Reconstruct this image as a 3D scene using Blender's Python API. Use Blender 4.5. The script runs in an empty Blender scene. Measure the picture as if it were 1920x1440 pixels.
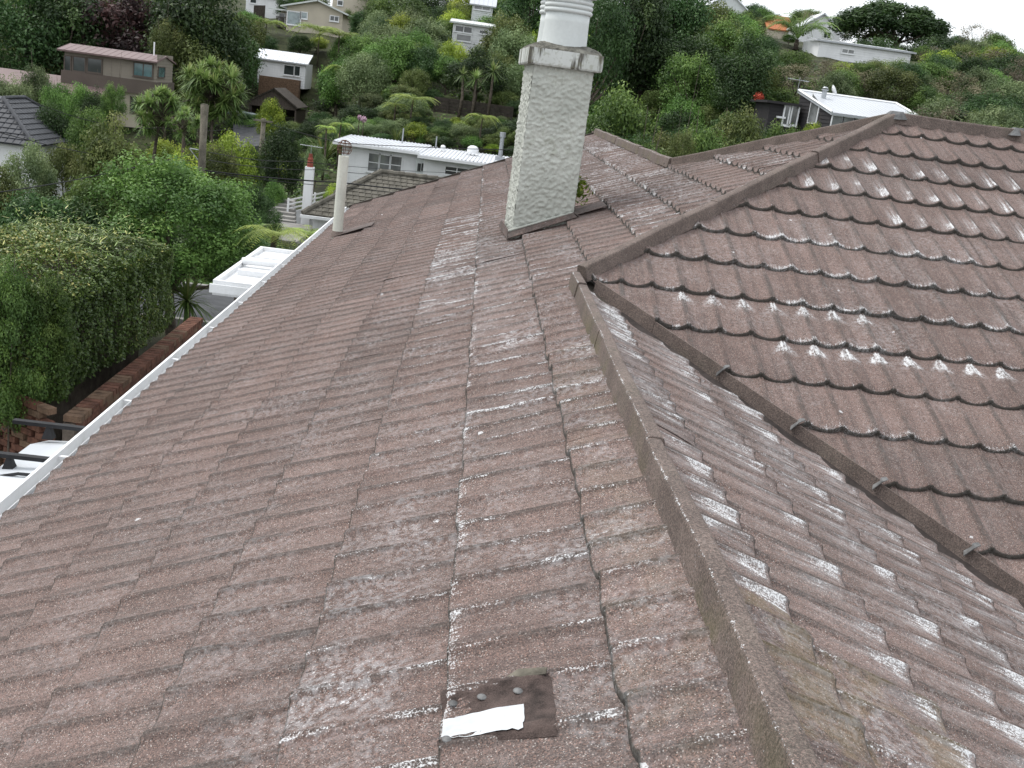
import bpy, bmesh, math, random
import numpy as np
from mathutils import Vector, Matrix, noise as mnoise

# ------------------------------------------------------------------ camera
SC = bpy.context.scene
COL = SC.collection
FPX = 1988.293
YAW, PITCH, ROLL = 0.0570080, -0.2693412, 0.1333175
def _axes():
    cy, sy = math.cos(YAW), math.sin(YAW); cp, sp = math.cos(PITCH), math.sin(PITCH)
    cr, sr = math.cos(ROLL), math.sin(ROLL)
    w = np.array([sy*cp, cy*cp, sp]); r = np.array([cy, -sy, 0.0]); u = np.cross(r, w)
    return r*cr+u*sr, -r*sr+u*cr, w
CR, CU, CW = _axes()
cam_data = bpy.data.cameras.new("camera")
cam = bpy.data.objects.new("camera", cam_data)
COL.objects.link(cam)
cam_data.sensor_fit = 'HORIZONTAL'; cam_data.sensor_width = 36.0
cam_data.lens = 36.0*FPX/1920.0
cam_data.clip_start = 0.05; cam_data.clip_end = 3000.0
m = Matrix.Identity(4)
for i in range(3):
    m[i][0] = CR[i]; m[i][1] = CU[i]; m[i][2] = -CW[i]
cam.matrix_world = m
SC.camera = cam

# ------------------------------------------------------------------ world, sun, exposure
SUN_EL, SUN_AZ = math.radians(58), math.radians(-70)     # azimuth from +y towards +x
world = bpy.data.worlds.new("World"); SC.world = world; world.use_nodes = True
wn = world.node_tree.nodes; wl_ = world.node_tree.links; wn.clear()
sky = wn.new('ShaderNodeTexSky'); sky.sky_type = 'NISHITA'; sky.sun_disc = False
sky.sun_elevation = SUN_EL; sky.sun_rotation = SUN_AZ; sky.dust_density = 4.0; sky.air_density = 1.0; sky.ozone_density = 1.0
bw = wn.new('ShaderNodeRGBToBW'); wl_.new(sky.outputs[0], bw.inputs[0])
mx = wn.new('ShaderNodeMix'); mx.data_type = 'RGBA'; mx.inputs[0].default_value = 0.75
wl_.new(sky.outputs[0], mx.inputs[6]); wl_.new(bw.outputs[0], mx.inputs[7])
cl = wn.new('ShaderNodeMix'); cl.data_type = 'RGBA'; cl.inputs[0].default_value = 0.75   # cloud sheet over the clear sky
cl.inputs[7].default_value = (10.5, 10.9, 11.4, 1.0)
wl_.new(mx.outputs[2], cl.inputs[6])
bg = wn.new('ShaderNodeBackground'); bg.inputs[1].default_value = 0.10
wl_.new(cl.outputs[2], bg.inputs[0])
wo = wn.new('ShaderNodeOutputWorld'); wl_.new(bg.outputs[0], wo.inputs[0])

sd = bpy.data.lights.new("sun", 'SUN'); sd.energy = 1.3; sd.angle = math.radians(24); sd.color = (1.0, 0.965, 0.91)
sun = bpy.data.objects.new("sun", sd); COL.objects.link(sun)
sdir = Vector((math.sin(SUN_AZ)*math.cos(SUN_EL), math.cos(SUN_AZ)*math.cos(SUN_EL), math.sin(SUN_EL)))
sun.rotation_euler = sdir.to_track_quat('Z', 'Y').to_euler()
sun.location = (-20, -10, 40)
SC.view_settings.view_transform = 'Standard'; SC.view_settings.look = 'None'
SC.view_settings.gamma = 1.0; SC.view_settings.use_curve_mapping = False
SC.view_settings.exposure = 0.62
SC.cycles.max_bounces = 4; SC.cycles.diffuse_bounces = 2; SC.cycles.glossy_bounces = 2; SC.cycles.transmission_bounces = 2; SC.cycles.transparent_max_bounces = 4

# ------------------------------------------------------------------ helpers
rng = np.random.default_rng(7)
random.seed(7)
def ray(px, py): return CW + CR*((px-960)/FPX) - CU*((py-720)/FPX)
def at(px, py, Y):                       # point of the view at distance y = Y
    d = ray(px, py); return d*(Y/d[1])
def pix(p):
    p = np.asarray(p, float); d = p @ CW
    return 960+FPX*(p @ CR)/d, 720-FPX*(p @ CU)/d
def ss(x):
    x = np.clip(x, 0, 1); return x*x*(3-2*x)

ORG = {}                                 # world origin of every thing and part
def org(o): return ORG.get(o.name, np.zeros(3))
def thing(name, label, cat, loc=(0, 0, 0), group=None):
    o = bpy.data.objects.new(name, None); COL.objects.link(o); o.location = tuple(loc)
    o.empty_display_size = 0.2
    o['label'] = label; o['category'] = cat
    if group: o['group'] = group
    ORG[o.name] = np.array(loc, float)
    return o
def tag(o, label, cat, group=None):
    o['label'] = label; o['category'] = cat
    if group: o['group'] = group
    return o
def make_mesh(name, v, f, mat, smooth=False):
    me = bpy.data.meshes.new(name)
    me.from_pydata([tuple(a) for a in v], [], [tuple(a) for a in f])
    if mat is not None: me.materials.append(mat)
    if smooth: me.shade_smooth()
    me.update()
    return me
def link(name, me, parent=None, loc=None):
    o = bpy.data.objects.new(name, me); COL.objects.link(o)
    if parent is not None: o.parent = parent; ORG[o.name] = org(parent).copy()
    else: ORG[o.name] = np.zeros(3)
    if loc is not None: o.location = tuple(loc)
    return o
def obj(name, v, f, mat, parent=None, smooth=False):
    v = np.asarray(v, float)
    if parent is not None: v = v - org(parent)
    return link(name, make_mesh(name, v, f, mat, smooth), parent)
class MB:
    def __init__(s): s.v = []; s.f = []
    def add(s, v, f):
        n = len(s.v); s.v += [tuple(a) for a in v]; s.f += [tuple(i+n for i in a) for a in f]; return s
    def box(s, x0, x1, y0, y1, z0, z1):
        v = [(x0,y0,z0),(x1,y0,z0),(x1,y1,z0),(x0,y1,z0),(x0,y0,z1),(x1,y0,z1),(x1,y1,z1),(x0,y1,z1)]
        return s.add(v, [(0,3,2,1),(4,5,6,7),(0,1,5,4),(1,2,6,5),(2,3,7,6),(3,0,4,7)])
    def hexa(s, a, b):                   # two quads (lower ring a, upper ring b)
        n = len(a)
        v = list(a)+list(b)
        f = [tuple(range(n-1, -1, -1)), tuple(range(n, 2*n))]
        f += [(i, (i+1) % n, n+(i+1) % n, n+i) for i in range(n)]
        return s.add(v, f)
    def slab(s, q, th):                  # quad thickened downwards
        q = [np.array(a, float) for a in q]; n = np.cross(q[1]-q[0], q[3]-q[0]); n /= np.linalg.norm(n)
        if n[2] < 0: n = -n
        return s.hexa([a-n*th for a in q], q)
    def tube(s, pts, r, n=8, cap=True):
        pts = [np.array(p, float) for p in pts]
        if np.isscalar(r): r = [r]*len(pts)
        rings = []
        for i, p in enumerate(pts):
            d = pts[min(i+1, len(pts)-1)]-pts[max(i-1, 0)]; d = d/np.linalg.norm(d)
            a = np.cross(d, [0, 0, 1.0])
            if np.linalg.norm(a) < 1e-3: a = np.array([1.0, 0, 0])
            a /= np.linalg.norm(a); b = np.cross(d, a)
            rings.append([p+r[i]*(math.cos(t)*a+math.sin(t)*b) for t in np.linspace(0, 2*math.pi, n, endpoint=False)])
        v = [q for ring in rings for q in ring]; f = []
        for i in range(len(rings)-1):
            for k in range(n):
                f.append((i*n+k, i*n+(k+1) % n, (i+1)*n+(k+1) % n, (i+1)*n+k))
        if cap:
            f.append(tuple(range(n-1, -1, -1))); f.append(tuple((len(rings)-1)*n+k for k in range(n)))
        return s.add(v, f)
    def lathe(s, c, prof, n=32):
        v = []; f = []
        for r, z in prof:
            for t in np.linspace(0, 2*math.pi, n, endpoint=False):
                v.append((c[0]+r*math.cos(t), c[1]+r*math.sin(t), c[2]+z))
        for i in range(len(prof)-1):
            for k in range(n): f.append((i*n+k, i*n+(k+1) % n, (i+1)*n+(k+1) % n, (i+1)*n+k))
        return s.add(v, f)
    def siding(s, x0, x1, Y, z0, z1, h=0.16, d=0.02):     # lapped boards on a wall facing the viewer
        n = max(1, round((z1-z0)/h)); h = (z1-z0)/n; v = []; f = []
        for i in range(n):
            k = len(v); a = z0+i*h; b = a+h
            v += [(x0,Y-d,a),(x1,Y-d,a),(x1,Y,b),(x0,Y,b),(x0,Y+.001,a),(x1,Y+.001,a)]
            f += [(k,k+1,k+2,k+3),(k+4,k+5,k+1,k)]
        return s.add(v, f)
    def build(s, name, mat, parent=None, smooth=False): return obj(name, s.v, s.f, mat, parent, smooth)
def copy_of(o, parent=None, name=None):
    c = o.copy(); COL.objects.link(c); c.parent = parent
    return c

# ------------------------------------------------------------------ materials
class N:
    def __init__(s, mat):
        s.t = mat.node_tree; s.n = s.t.nodes; s.l = s.t.links
    def new(s, typ, ins=None, **kw):
        nd = s.n.new(typ)
        for k, v in kw.items(): setattr(nd, k, v)
        for k, v in (ins or {}).items(): s.set(nd.inputs[k], v)
        return nd
    def set(s, sock, v):
        if isinstance(v, bpy.types.NodeSocket): s.l.new(v, sock)
        elif isinstance(v, bpy.types.Node): s.l.new(v.outputs[0], sock)
        else: sock.default_value = v
    def m(s, op, a, b=0.0, c=None, clamp=False):
        nd = s.new('ShaderNodeMath', operation=op, use_clamp=clamp)
        s.set(nd.inputs[0], a); s.set(nd.inputs[1], b)
        if c is not None: s.set(nd.inputs[2], c)
        return nd.outputs[0]
    def step(s, x, lo, hi):
        nd = s.new('ShaderNodeMapRange', interpolation_type='SMOOTHSTEP')
        s.set(nd.inputs[0], x); s.set(nd.inputs[1], lo); s.set(nd.inputs[2], hi)
        return nd.outputs[0]
    def noise(s, vec, scale, detail=3.0, rough=0.55, dist=0.0):
        nd = s.new('ShaderNodeTexNoise'); s.set(nd.inputs['Vector'], vec)
        nd.inputs['Scale'].default_value = scale; nd.inputs['Detail'].default_value = detail
        nd.inputs['Roughness'].default_value = rough; nd.inputs['Distortion'].default_value = dist
        return nd.outputs[0]
    def mix(s, f, a, b, mode='MIX'):
        nd = s.new('ShaderNodeMix', data_type='RGBA', blend_type=mode)
        s.set(nd.inputs[0], f)
        for k, v in ((6, a), (7, b)):
            if isinstance(v, (tuple, list)): v = (v[0], v[1], v[2], 1.0)
            s.set(nd.inputs[k], v)
        return nd.outputs[2]
    def scalev(s, vec, x, y, z):
        nd = s.new('ShaderNodeMapping'); s.set(nd.inputs[0], vec); nd.inputs['Scale'].default_value = (x, y, z)
        return nd.outputs[0]
def newmat(name, rough=0.7, spec=0.3, metal=0.0):
    mt = bpy.data.materials.new(name); mt.use_nodes = True
    g = N(mt); b = g.n['Principled BSDF']
    b.inputs['Roughness'].default_value = rough; b.inputs['Specular IOR Level'].default_value = spec
    b.inputs['Metallic'].default_value = metal
    return mt, g, b
def paint(name, col, rough=0.6, var=0.12, scale=3.0, spec=0.3, bump=0.0, dirt=0.0, dcol=(0.06, 0.055, 0.045), metal=0.0, fine=40.0):
    mt, g, b = newmat(name, rough, spec, metal)
    pos = g.new('ShaderNodeNewGeometry').outputs['Position']
    n1 = g.noise(pos, scale, 4); n2 = g.noise(pos, fine, 3)
    k = g.m('ADD', g.m('MULTIPLY', n1, 0.65), g.m('MULTIPLY', n2, 0.35))
    lo = tuple(c*(1-var*1.6) for c in col); hi = tuple(min(1, c*(1+var)) for c in col)
    c = g.mix(g.step(k, 0.3, 0.7), lo, hi)
    if dirt > 0:
        st = g.noise(g.scalev(pos, 6, 6, 0.7), 1.0, 5, 0.6)
        c = g.mix(g.m('MULTIPLY', g.step(st, 0.52, 0.75), dirt), c, dcol)
    g.set(b.inputs['Base Color'], c)
    if bump > 0:
        bp = g.new('ShaderNodeBump', {'Strength': bump, 'Distance': 0.02, 'Height': n2}); g.set(b.inputs['Normal'], bp)
    return mt
def roof_material():
    mt, g, b = newmat("stone_chip_roof", 0.85, 0.25)
    pos = g.new('ShaderNodeNewGeometry').outputs['Position']
    uv = g.new('ShaderNodeUVMap'); sx = g.new('ShaderNodeSeparateXYZ'); g.set(sx.inputs[0], uv.outputs[0])
    U, V = sx.outputs[0], sx.outputs[1]
    at_ = g.new('ShaderNodeAttribute', attribute_name='wear'); sw = g.new('ShaderNodeSeparateColor'); g.set(sw.inputs[0], at_.outputs['Color'])
    wR, wG, wB, wA = sw.outputs[0], sw.outputs[1], sw.outputs[2], at_.outputs['Alpha']
    p = g.m('FRACT', U)
    dr = g.m('ABSOLUTE', g.m('SUBTRACT', p, 0.5))               # .5 at a rib, 0 in the pan
    # granules
    vo = g.new('ShaderNodeTexVoronoi'); g.set(vo.inputs['Vector'], pos); vo.inputs['Scale'].default_value = 430
    gs = g.new('ShaderNodeSeparateColor'); g.set(gs.inputs[0], vo.outputs['Color'])
    big = g.noise(pos, 1.3, 3, 0.65); mid = g.noise(pos, 7.0, 3, 0.65); fine = g.noise(pos, 130, 1, 0.6)
    tone = g.m('ADD', g.m('MULTIPLY', big, 0.5), g.m('MULTIPLY', mid, 0.5))
    c = g.mix(g.step(tone, 0.32, 0.68), (0.116, 0.085, 0.076), (0.180, 0.131, 0.117))
    tint = g.m('ADD', 0.80, g.m('MULTIPLY', at_.outputs['Fac'], 0.0))
    grey = g.m('ADD', g.m('MULTIPLY', g.m('SUBTRACT', 1.0, big), 0.6), g.m('MULTIPLY', mid, 0.4))
    c = g.mix(g.m('MULTIPLY', g.step(grey, 0.46, 0.70), 0.32), c, (0.150, 0.138, 0.130))
    c = g.mix(g.m('MULTIPLY', g.step(gs.outputs[0], 0.80, 0.88), 0.8), c, (0.26, 0.165, 0.135))
    c = g.mix(g.m('MULTIPLY', g.step(gs.outputs[1], 0.72, 0.8), 0.75), c, (0.043, 0.034, 0.032))
    c = g.mix(g.m('MULTIPLY', g.step(gs.outputs[2], 0.95, 0.98), 0.75), c, (0.48, 0.45, 0.42))
    stk = g.noise(g.scalev(uv.outputs[0], 5.0, 0.35, 1.0), 1.0, 2, 0.65)
    c = g.mix(g.m('MULTIPLY', g.step(stk, 0.48, 0.72), 0.36), c, (0.062, 0.050, 0.047))
    c = g.mix(g.m('MULTIPLY', g.step(stk, 0.50, 0.28), 0.30), c, (0.215, 0.150, 0.135))
    tt = g.new('ShaderNodeAttribute', attribute_name='tone').outputs['Fac']
    hv = g.new('ShaderNodeHueSaturation'); g.set(hv.inputs['Color'], c); g.set(hv.inputs['Value'], g.m('ADD', 1.0, tt)); c = hv.outputs[0]
    # patchy darker band along each rib, broken up by noise
    groove = g.step(dr, 0.38, 0.46)
    c = g.mix(g.m('MULTIPLY', groove, g.m('MULTIPLY', g.step(mid, 0.35, 0.6), 0.62)), c, (0.060, 0.054, 0.050))
    # moss and rust stains on a few tiles
    mossm = g.m('MULTIPLY', wB, g.step(mid, 0.42, 0.62))
    c = g.mix(g.m('MULTIPLY', mossm, 0.32), c, (0.165, 0.125, 0.045))
    # dark algae on the turned-down nose
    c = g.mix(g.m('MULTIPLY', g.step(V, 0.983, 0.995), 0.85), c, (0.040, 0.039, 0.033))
    # white lichen: speckle threshold lowered by the wear pattern
    sp1 = g.noise(pos, 210, 1, 0.7); sp2 = g.noise(pos, 45, 2, 0.7)
    st = g.noise(g.scalev(uv.outputs[0], 11.0, 1.3, 1.0), 1.0, 3, 0.7)
    spk = g.m('ADD', g.m('ADD', g.m('MULTIPLY', sp1, 0.45), g.m('MULTIPLY', sp2, 0.17)), g.m('MULTIPLY', st, 0.38))
    grit = g.m('ADD', g.m('MULTIPLY', g.m('SUBTRACT', sp1, 0.5), 1.5), g.m('MULTIPLY', g.m('SUBTRACT', sp2, 0.5), 0.55))
    gv = g.new('ShaderNodeHueSaturation'); g.set(gv.inputs['Color'], c); g.set(gv.inputs['Value'], g.m('ADD', 1.0, grit)); c = gv.outputs[0]
    patch = g.noise(g.scalev(uv.outputs[0], 0.8, 1.4, 1.0), 1.0, 2, 0.6)
    ribl = g.m('MULTIPLY', g.step(dr, 0.385, 0.44), wR)
    isC = g.new('ShaderNodeAttribute', attribute_name='facing').outputs['Fac']
    ribl = g.m('MULTIPLY', ribl, g.m('SUBTRACT', 1.0, g.m('MULTIPLY', isC, g.step(V, 0.9, 0.45))))
    ribl = g.m('MULTIPLY', ribl, g.step(patch, 0.30, 0.56))
    edg = g.new('ShaderNodeAttribute', attribute_name='edge').outputs['Fac']
    nose = g.m('MULTIPLY', g.step(V, 0.78, 0.985), edg)
    nose = g.m('MULTIPLY', nose, g.step(patch, 0.3, 0.6))
    # blobs in the lower half of each pan, beside the rib (streaky)
    q = g.m('FRACT', g.m('ADD', p, 0.28))
    blob = g.m('MULTIPLY', g.m('MULTIPLY', g.step(p, 0.42, 0.84), g.step(p, 0.985, 0.95)), g.m('MULTIPLY', g.step(V, 0.10, 0.85), g.step(V, 1.0, 0.93)))
    blob = g.m('MULTIPLY', blob, g.m('MULTIPLY', wG, g.m('ADD', 0.35, g.m('MULTIPLY', g.step(patch, 0.34, 0.62), 0.95))))
    # fans right under the nose of the course above
    fan = g.m('MULTIPLY', g.step(g.m('ABSOLUTE', g.m('SUBTRACT', g.m('FRACT', g.m('ADD', p, 0.50)), 0.5)), g.m('ADD', 0.13, g.m('MULTIPLY', V, 1.2)), g.m('ADD', 0.02, g.m('MULTIPLY', V, 0.6))), g.m('MULTIPLY', g.step(V, 0.03, 0.06), g.step(V, 0.42, 0.22)))
    fan = g.m('MULTIPLY', g.m('MULTIPLY', fan, wA), 1.25)
    cov = g.m('MAXIMUM', g.m('MAXIMUM', ribl, nose), g.m('MAXIMUM', blob, fan))
    broad = g.m('MULTIPLY', g.step(g.noise(pos, 2.2, 3, 0.75), 0.40, 0.66), g.m('MULTIPLY', wR, 0.80))
    cov = g.m('MAXIMUM', cov, broad)
    haze = g.m('MULTIPLY', broad, g.step(sp2, 0.40, 0.64))
    c = g.mix(g.m('MULTIPLY', haze, 0.50), c, (0.46, 0.465, 0.48))
    soft = g.m('MAXIMUM', g.m('MULTIPLY', blob, g.step(st, 0.36, 0.62)), g.m('MULTIPLY', fan, g.step(sp2, 0.38, 0.62)), clamp=True)
    c = g.mix(g.m('MULTIPLY', soft, 0.38), c, (0.55, 0.56, 0.57))
    thr = g.m('SUBTRACT', 0.725, g.m('MULTIPLY', g.m('MINIMUM', cov, 1.0), 0.27))
    lm = g.step(spk, thr, g.m('ADD', thr, 0.12))
    # scattered droppings
    vd = g.new('ShaderNodeTexVoronoi', feature='F1'); g.set(vd.inputs['Vector'], pos); vd.inputs['Scale'].default_value = 4.3
    drop = g.m('LESS_THAN', g.m('ADD', vd.outputs['Distance'], g.m('MULTIPLY', fine, 0.05)), 0.072)
    sd_ = g.new('ShaderNodeSeparateColor'); g.set(sd_.inputs[0], vd.outputs['Color'])
    drop = g.m('MULTIPLY', drop, g.m('MULTIPLY', g.step(sd_.outputs[0], 0.45, 0.5), g.step(spk, 0.42, 0.52)))
    lm = g.m('MAXIMUM', lm, g.m('MULTIPLY', drop, 0.8))
    lm = g.m('MULTIPLY', lm, g.m('SUBTRACT', 1.0, g.m('MULTIPLY', g.step(V, 0.985, 1.0), 0.75)))
    c = g.mix(g.m('MULTIPLY', lm, 0.92), c, (0.66, 0.67, 0.68))
    g.set(b.inputs['Base Color'], c)
    b1 = g.new('ShaderNodeBump', {'Strength': 0.4, 'Distance': 0.003, 'Height': fine})
    g.set(b.inputs['Normal'], b1)
    return mt
def cap_material():
    mt, g, b = newmat("stone_chip_cap", 0.85, 0.25)
    pos = g.new('ShaderNodeNewGeometry').outputs['Position']
    vo = g.new('ShaderNodeTexVoronoi'); g.set(vo.inputs['Vector'], pos); vo.inputs['Scale'].default_value = 600
    gs = g.new('ShaderNodeSeparateColor'); g.set(gs.inputs[0], vo.outputs['Color'])
    mid = g.noise(pos, 6.0, 4, 0.6); fine = g.noise(pos, 150, 2, 0.6)
    c = g.mix(g.step(mid, 0.35, 0.65), (0.108, 0.087, 0.077), (0.160, 0.128, 0.113))
    c = g.mix(g.m('MULTIPLY', g.step(g.noise(pos, 2.5, 4, 0.6), 0.5, 0.7), 0.4), c, (0.115, 0.105, 0.082))
    c = g.mix(g.m('MULTIPLY', g.step(gs.outputs[0], 0.82, 0.9), 0.7), c, (0.25, 0.175, 0.15))
    c = g.mix(g.m('MULTIPLY', g.step(gs.outputs[1], 0.74, 0.82), 0.6), c, (0.045, 0.038, 0.034))
    gv = g.new('ShaderNodeHueSaturation'); g.set(gv.inputs['Color'], c); g.set(gv.inputs['Value'], g.m('ADD', 1.0, g.m('MULTIPLY', g.m('SUBTRACT', fine, 0.5), 2.2))); c = gv.outputs[0]
    at_ = g.new('ShaderNodeAttribute', attribute_name='wear'); sw = g.new('ShaderNodeSeparateColor'); g.set(sw.inputs[0], at_.outputs['Color'])
    c = g.mix(g.m('MULTIPLY', sw.outputs[2], g.m('MULTIPLY', g.step(g.noise(pos, 3.5, 4), 0.42, 0.62), 0.6)), c, (0.13, 0.13, 0.035))
    spk = g.m('ADD', g.m('MULTIPLY', g.noise(pos, 190, 2, 0.7), 0.55), g.m('MULTIPLY', g.noise(pos, 22, 3, 0.65), 0.45))
    thr = g.m('SUBTRACT', 0.70, g.m('MULTIPLY', sw.outputs[0], 0.20))
    c = g.mix(g.m('MULTIPLY', g.step(spk, thr, g.m('ADD', thr, 0.05)), 0.9), c, (0.64, 0.65, 0.66))
    g.set(b.inputs['Base Color'], c)
    b1 = g.new('ShaderNodeBump', {'Strength': 0.35, 'Distance': 0.003, 'Height': fine})
    g.set(b.inputs['Normal'], b1)
    return mt
def leaf_material(name, a, b_, young=None, trans=0.3, rough=0.5):
    mt, g, b = newmat(name, rough, 0.35)
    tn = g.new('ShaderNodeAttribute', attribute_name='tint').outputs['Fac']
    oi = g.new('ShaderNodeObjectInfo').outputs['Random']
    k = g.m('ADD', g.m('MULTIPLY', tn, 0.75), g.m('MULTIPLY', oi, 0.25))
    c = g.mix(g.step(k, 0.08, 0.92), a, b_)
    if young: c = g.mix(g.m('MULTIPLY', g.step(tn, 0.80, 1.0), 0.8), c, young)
    hs = g.new('ShaderNodeHueSaturation'); g.set(hs.inputs['Color'], c)
    g.set(hs.inputs['Hue'], g.m('ADD', 0.485, g.m('MULTIPLY', oi, 0.03)))
    g.set(hs.inputs['Value'], g.m('ADD', 0.8, g.m('MULTIPLY', oi, 0.45)))
    c = hs.outputs[0]
    g.set(b.inputs['Base Color'], c)
    tr = g.new('ShaderNodeBsdfTranslucent'); g.set(tr.inputs[0], c)
    ms = g.new('ShaderNodeMixShader'); ms.inputs[0].default_value = trans
    g.set(ms.inputs[1], b.outputs[0]); g.set(ms.inputs[2], tr.outputs[0])
    g.set(g.n['Material Output'].inputs[0], ms.outputs[0])
    return mt
M = {}
M['roof'] = roof_material(); M['cap'] = cap_material()
M['white'] = paint('white_paint', (0.78, 0.79, 0.80), 0.55, 0.05, 1.2, dirt=0.25, dcol=(0.5, 0.5, 0.47))
M['white_roof'] = paint('white_metal_roof', (0.70, 0.72, 0.76), 0.4, 0.08, 0.8, spec=0.5, dirt=0.2, dcol=(0.42, 0.43, 0.42))
M['cream'] = paint('cream_paint', (0.52, 0.47, 0.38), 0.65, 0.06, 1.0)
M['brownwall'] = paint('taupe_board', (0.22, 0.195, 0.16), 0.7, 0.08, 1.0)
M['darkbrown'] = paint('brown_plaster', (0.105, 0.085, 0.072), 0.8, 0.1, 1.0)
M['brownroof'] = paint('mauve_metal_roof', (0.19, 0.135, 0.13), 0.5, 0.08, 0.6)
M['blackwall'] = paint('charcoal_board', (0.030, 0.028, 0.030), 0.7, 0.15, 1.0)
M['greyroof'] = paint('grey_metal_roof', (0.47, 0.49, 0.52), 0.4, 0.05, 0.4, spec=0.5)
M['slate'] = paint('charcoal_tile', (0.055, 0.058, 0.066), 0.65, 0.2, 2.0, spec=0.4)
M['conctile'] = paint('weathered_concrete_tile', (0.135, 0.125, 0.105), 0.9, 0.3, 3.0, dirt=0.4, dcol=(0.07, 0.07, 0.04))
M['orange'] = paint('orange_tile', (0.46, 0.17, 0.08), 0.8, 0.2, 2.0)
M['brick'] = paint('red_brick', (0.150, 0.070, 0.048), 0.9, 0.35, 9.0, bump=0.4, dirt=0.3, dcol=(0.10, 0.08, 0.05), fine=60)
M['brick2'] = paint('pale_brick', (0.165, 0.105, 0.070), 0.9, 0.3, 9.0, bump=0.4, dirt=0.3, dcol=(0.09, 0.07, 0.05), fine=60)
M['mortar'] = paint('mortar', (0.14, 0.115, 0.095), 0.95, 0.2, 8.0)
M['asphalt'] = paint('asphalt', (0.075, 0.077, 0.082), 0.9, 0.25, 2.0, bump=0.3)
M['concrete'] = paint('concrete', (0.27, 0.26, 0.245), 0.9, 0.2, 1.5, bump=0.3, dirt=0.3)
M['earth'] = paint('leaf_litter_ground', (0.045, 0.052, 0.022), 0.95, 0.5, 0.7, bump=0.5, dirt=0.5, dcol=(0.06, 0.045, 0.028))
M['bark'] = paint('bark', (0.115, 0.095, 0.075), 0.9, 0.35, 6.0, bump=0.6)
M['polewood'] = paint('weathered_pole_timber', (0.165, 0.150, 0.120), 0.9, 0.3, 5.0, bump=0.5, dirt=0.4, dcol=(0.08, 0.085, 0.045))
M['timber'] = paint('dark_timber', (0.062, 0.052, 0.043), 0.85, 0.3, 4.0)
M['terracotta'] = paint('terracotta', (0.24, 0.065, 0.045), 0.8, 0.2, 8.0)
M['metal'] = paint('galvanised', (0.42, 0.44, 0.46), 0.4, 0.12, 5.0, metal=0.6)
M['rust'] = paint('rusty_wire', (0.14, 0.075, 0.05), 0.8, 0.3, 20.0, metal=0.3)
M['rubber'] = paint('black_rubber', (0.018, 0.018, 0.02), 0.6, 0.2, 10.0)
M['carpaint'] = paint('white_car_paint', (0.72, 0.75, 0.79), 0.22, 0.02, 1.0, spec=0.6)
M['wire'] = paint('cable', (0.02, 0.02, 0.022), 0.7, 0.1, 3.0)
M['pipe'] = paint('cream_painted_pipe', (0.58, 0.585, 0.52), 0.6, 0.08, 4.0, dirt=0.35, dcol=(0.28, 0.17, 0.09))
M['pot'] = paint('grey_white_pot', (0.60, 0.63, 0.62), 0.55, 0.05, 3.0, dirt=0.12, dcol=(0.35, 0.37, 0.36))
M['alu'] = paint('bare_aluminium', (0.86, 0.88, 0.90), 0.5, 0.08, 30.0, spec=0.4, metal=0.0)
M['lead'] = paint('lead_flashing', (0.17, 0.17, 0.17), 0.6, 0.3, 14.0, metal=0.3)
M['valley'] = paint('dark_valley_metal', (0.045, 0.036, 0.033), 0.7, 0.3, 5.0)
M['red'] = paint('red_fabric', (0.45, 0.07, 0.04), 0.7, 0.1)
M['blue'] = paint('blue_tarp', (0.03, 0.10, 0.22), 0.6, 0.2)
M['buoy'] = paint('orange_plastic', (0.75, 0.28, 0.03), 0.4, 0.1)
M['petal'] = paint('pink_petal', (0.60, 0.40, 0.50), 0.6, 0.2)
def glass_material(name, col, rough=0.06):
    mt, g, b = newmat(name, rough, 0.8)
    pos = g.new('ShaderNodeNewGeometry').outputs['Position']
    n1 = g.noise(pos, 1.3, 3)
    g.set(b.inputs['Base Color'], g.mix(g.step(n1, 0.3, 0.7), tuple(c*0.5 for c in col), col))
    return mt
M['glass'] = glass_material('window_glass', (0.055, 0.065, 0.065))
M['glass_pale'] = glass_material('curtained_glass', (0.30, 0.37, 0.38))
M['glass_blue'] = glass_material('teal_glass', (0.10, 0.19, 0.20))
M['curtain'] = glass_material('grey_curtained_glass', (0.20, 0.21, 0.21))
# roughcast render of the chimney
mt, g, b = newmat('roughcast', 0.9, 0.2)
pos = g.new('ShaderNodeNewGeometry').outputs['Position']
n1 = g.noise(pos, 55, 3, 0.6); n2 = g.noise(pos, 2.2, 4, 0.6); n3 = g.noise(pos, 17, 3, 0.6)
c = g.mix(g.step(n2, 0.3, 0.7), (0.40, 0.415, 0.375), (0.52, 0.535, 0.49))
c = g.mix(g.m('MULTIPLY', g.step(g.m('MULTIPLY', n3, n2), 0.30, 0.42), 0.5), c, (0.30, 0.31, 0.25))
g.set(b.inputs['Base Color'], c)
g.set(b.inputs['Normal'], g.new('ShaderNodeBump', {'Strength': 0.7, 'Distance': 0.008, 'Height': n1}))
M['roughcast'] = mt
mt, g, b = newmat('stained_slab', 0.85, 0.2)
pos = g.new('ShaderNodeNewGeometry').outputs['Position']
st = g.noise(g.scalev(pos, 13, 13, 1.6), 1.0, 4, 0.65); lo = g.noise(pos, 3, 3)
c = g.mix(g.step(lo, 0.3, 0.7), (0.50, 0.52, 0.49), (0.60, 0.62, 0.60))
c = g.mix(g.m('MULTIPLY', g.step(st, 0.48, 0.57), 0.88), c, (0.06, 0.05, 0.035))
c = g.mix(g.m('MULTIPLY', g.step(g.noise(pos, 30, 3), 0.5, 0.65), 0.35), c, (0.20, 0.20, 0.12))
g.set(b.inputs['Base Color'], c); M['slab'] = mt
M['mortarcap'] = paint('mossy_mortar', (0.14, 0.135, 0.115), 0.95, 0.5, 14.0, bump=0.8, dirt=0.5, dcol=(0.30, 0.30, 0.26), fine=70)

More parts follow.
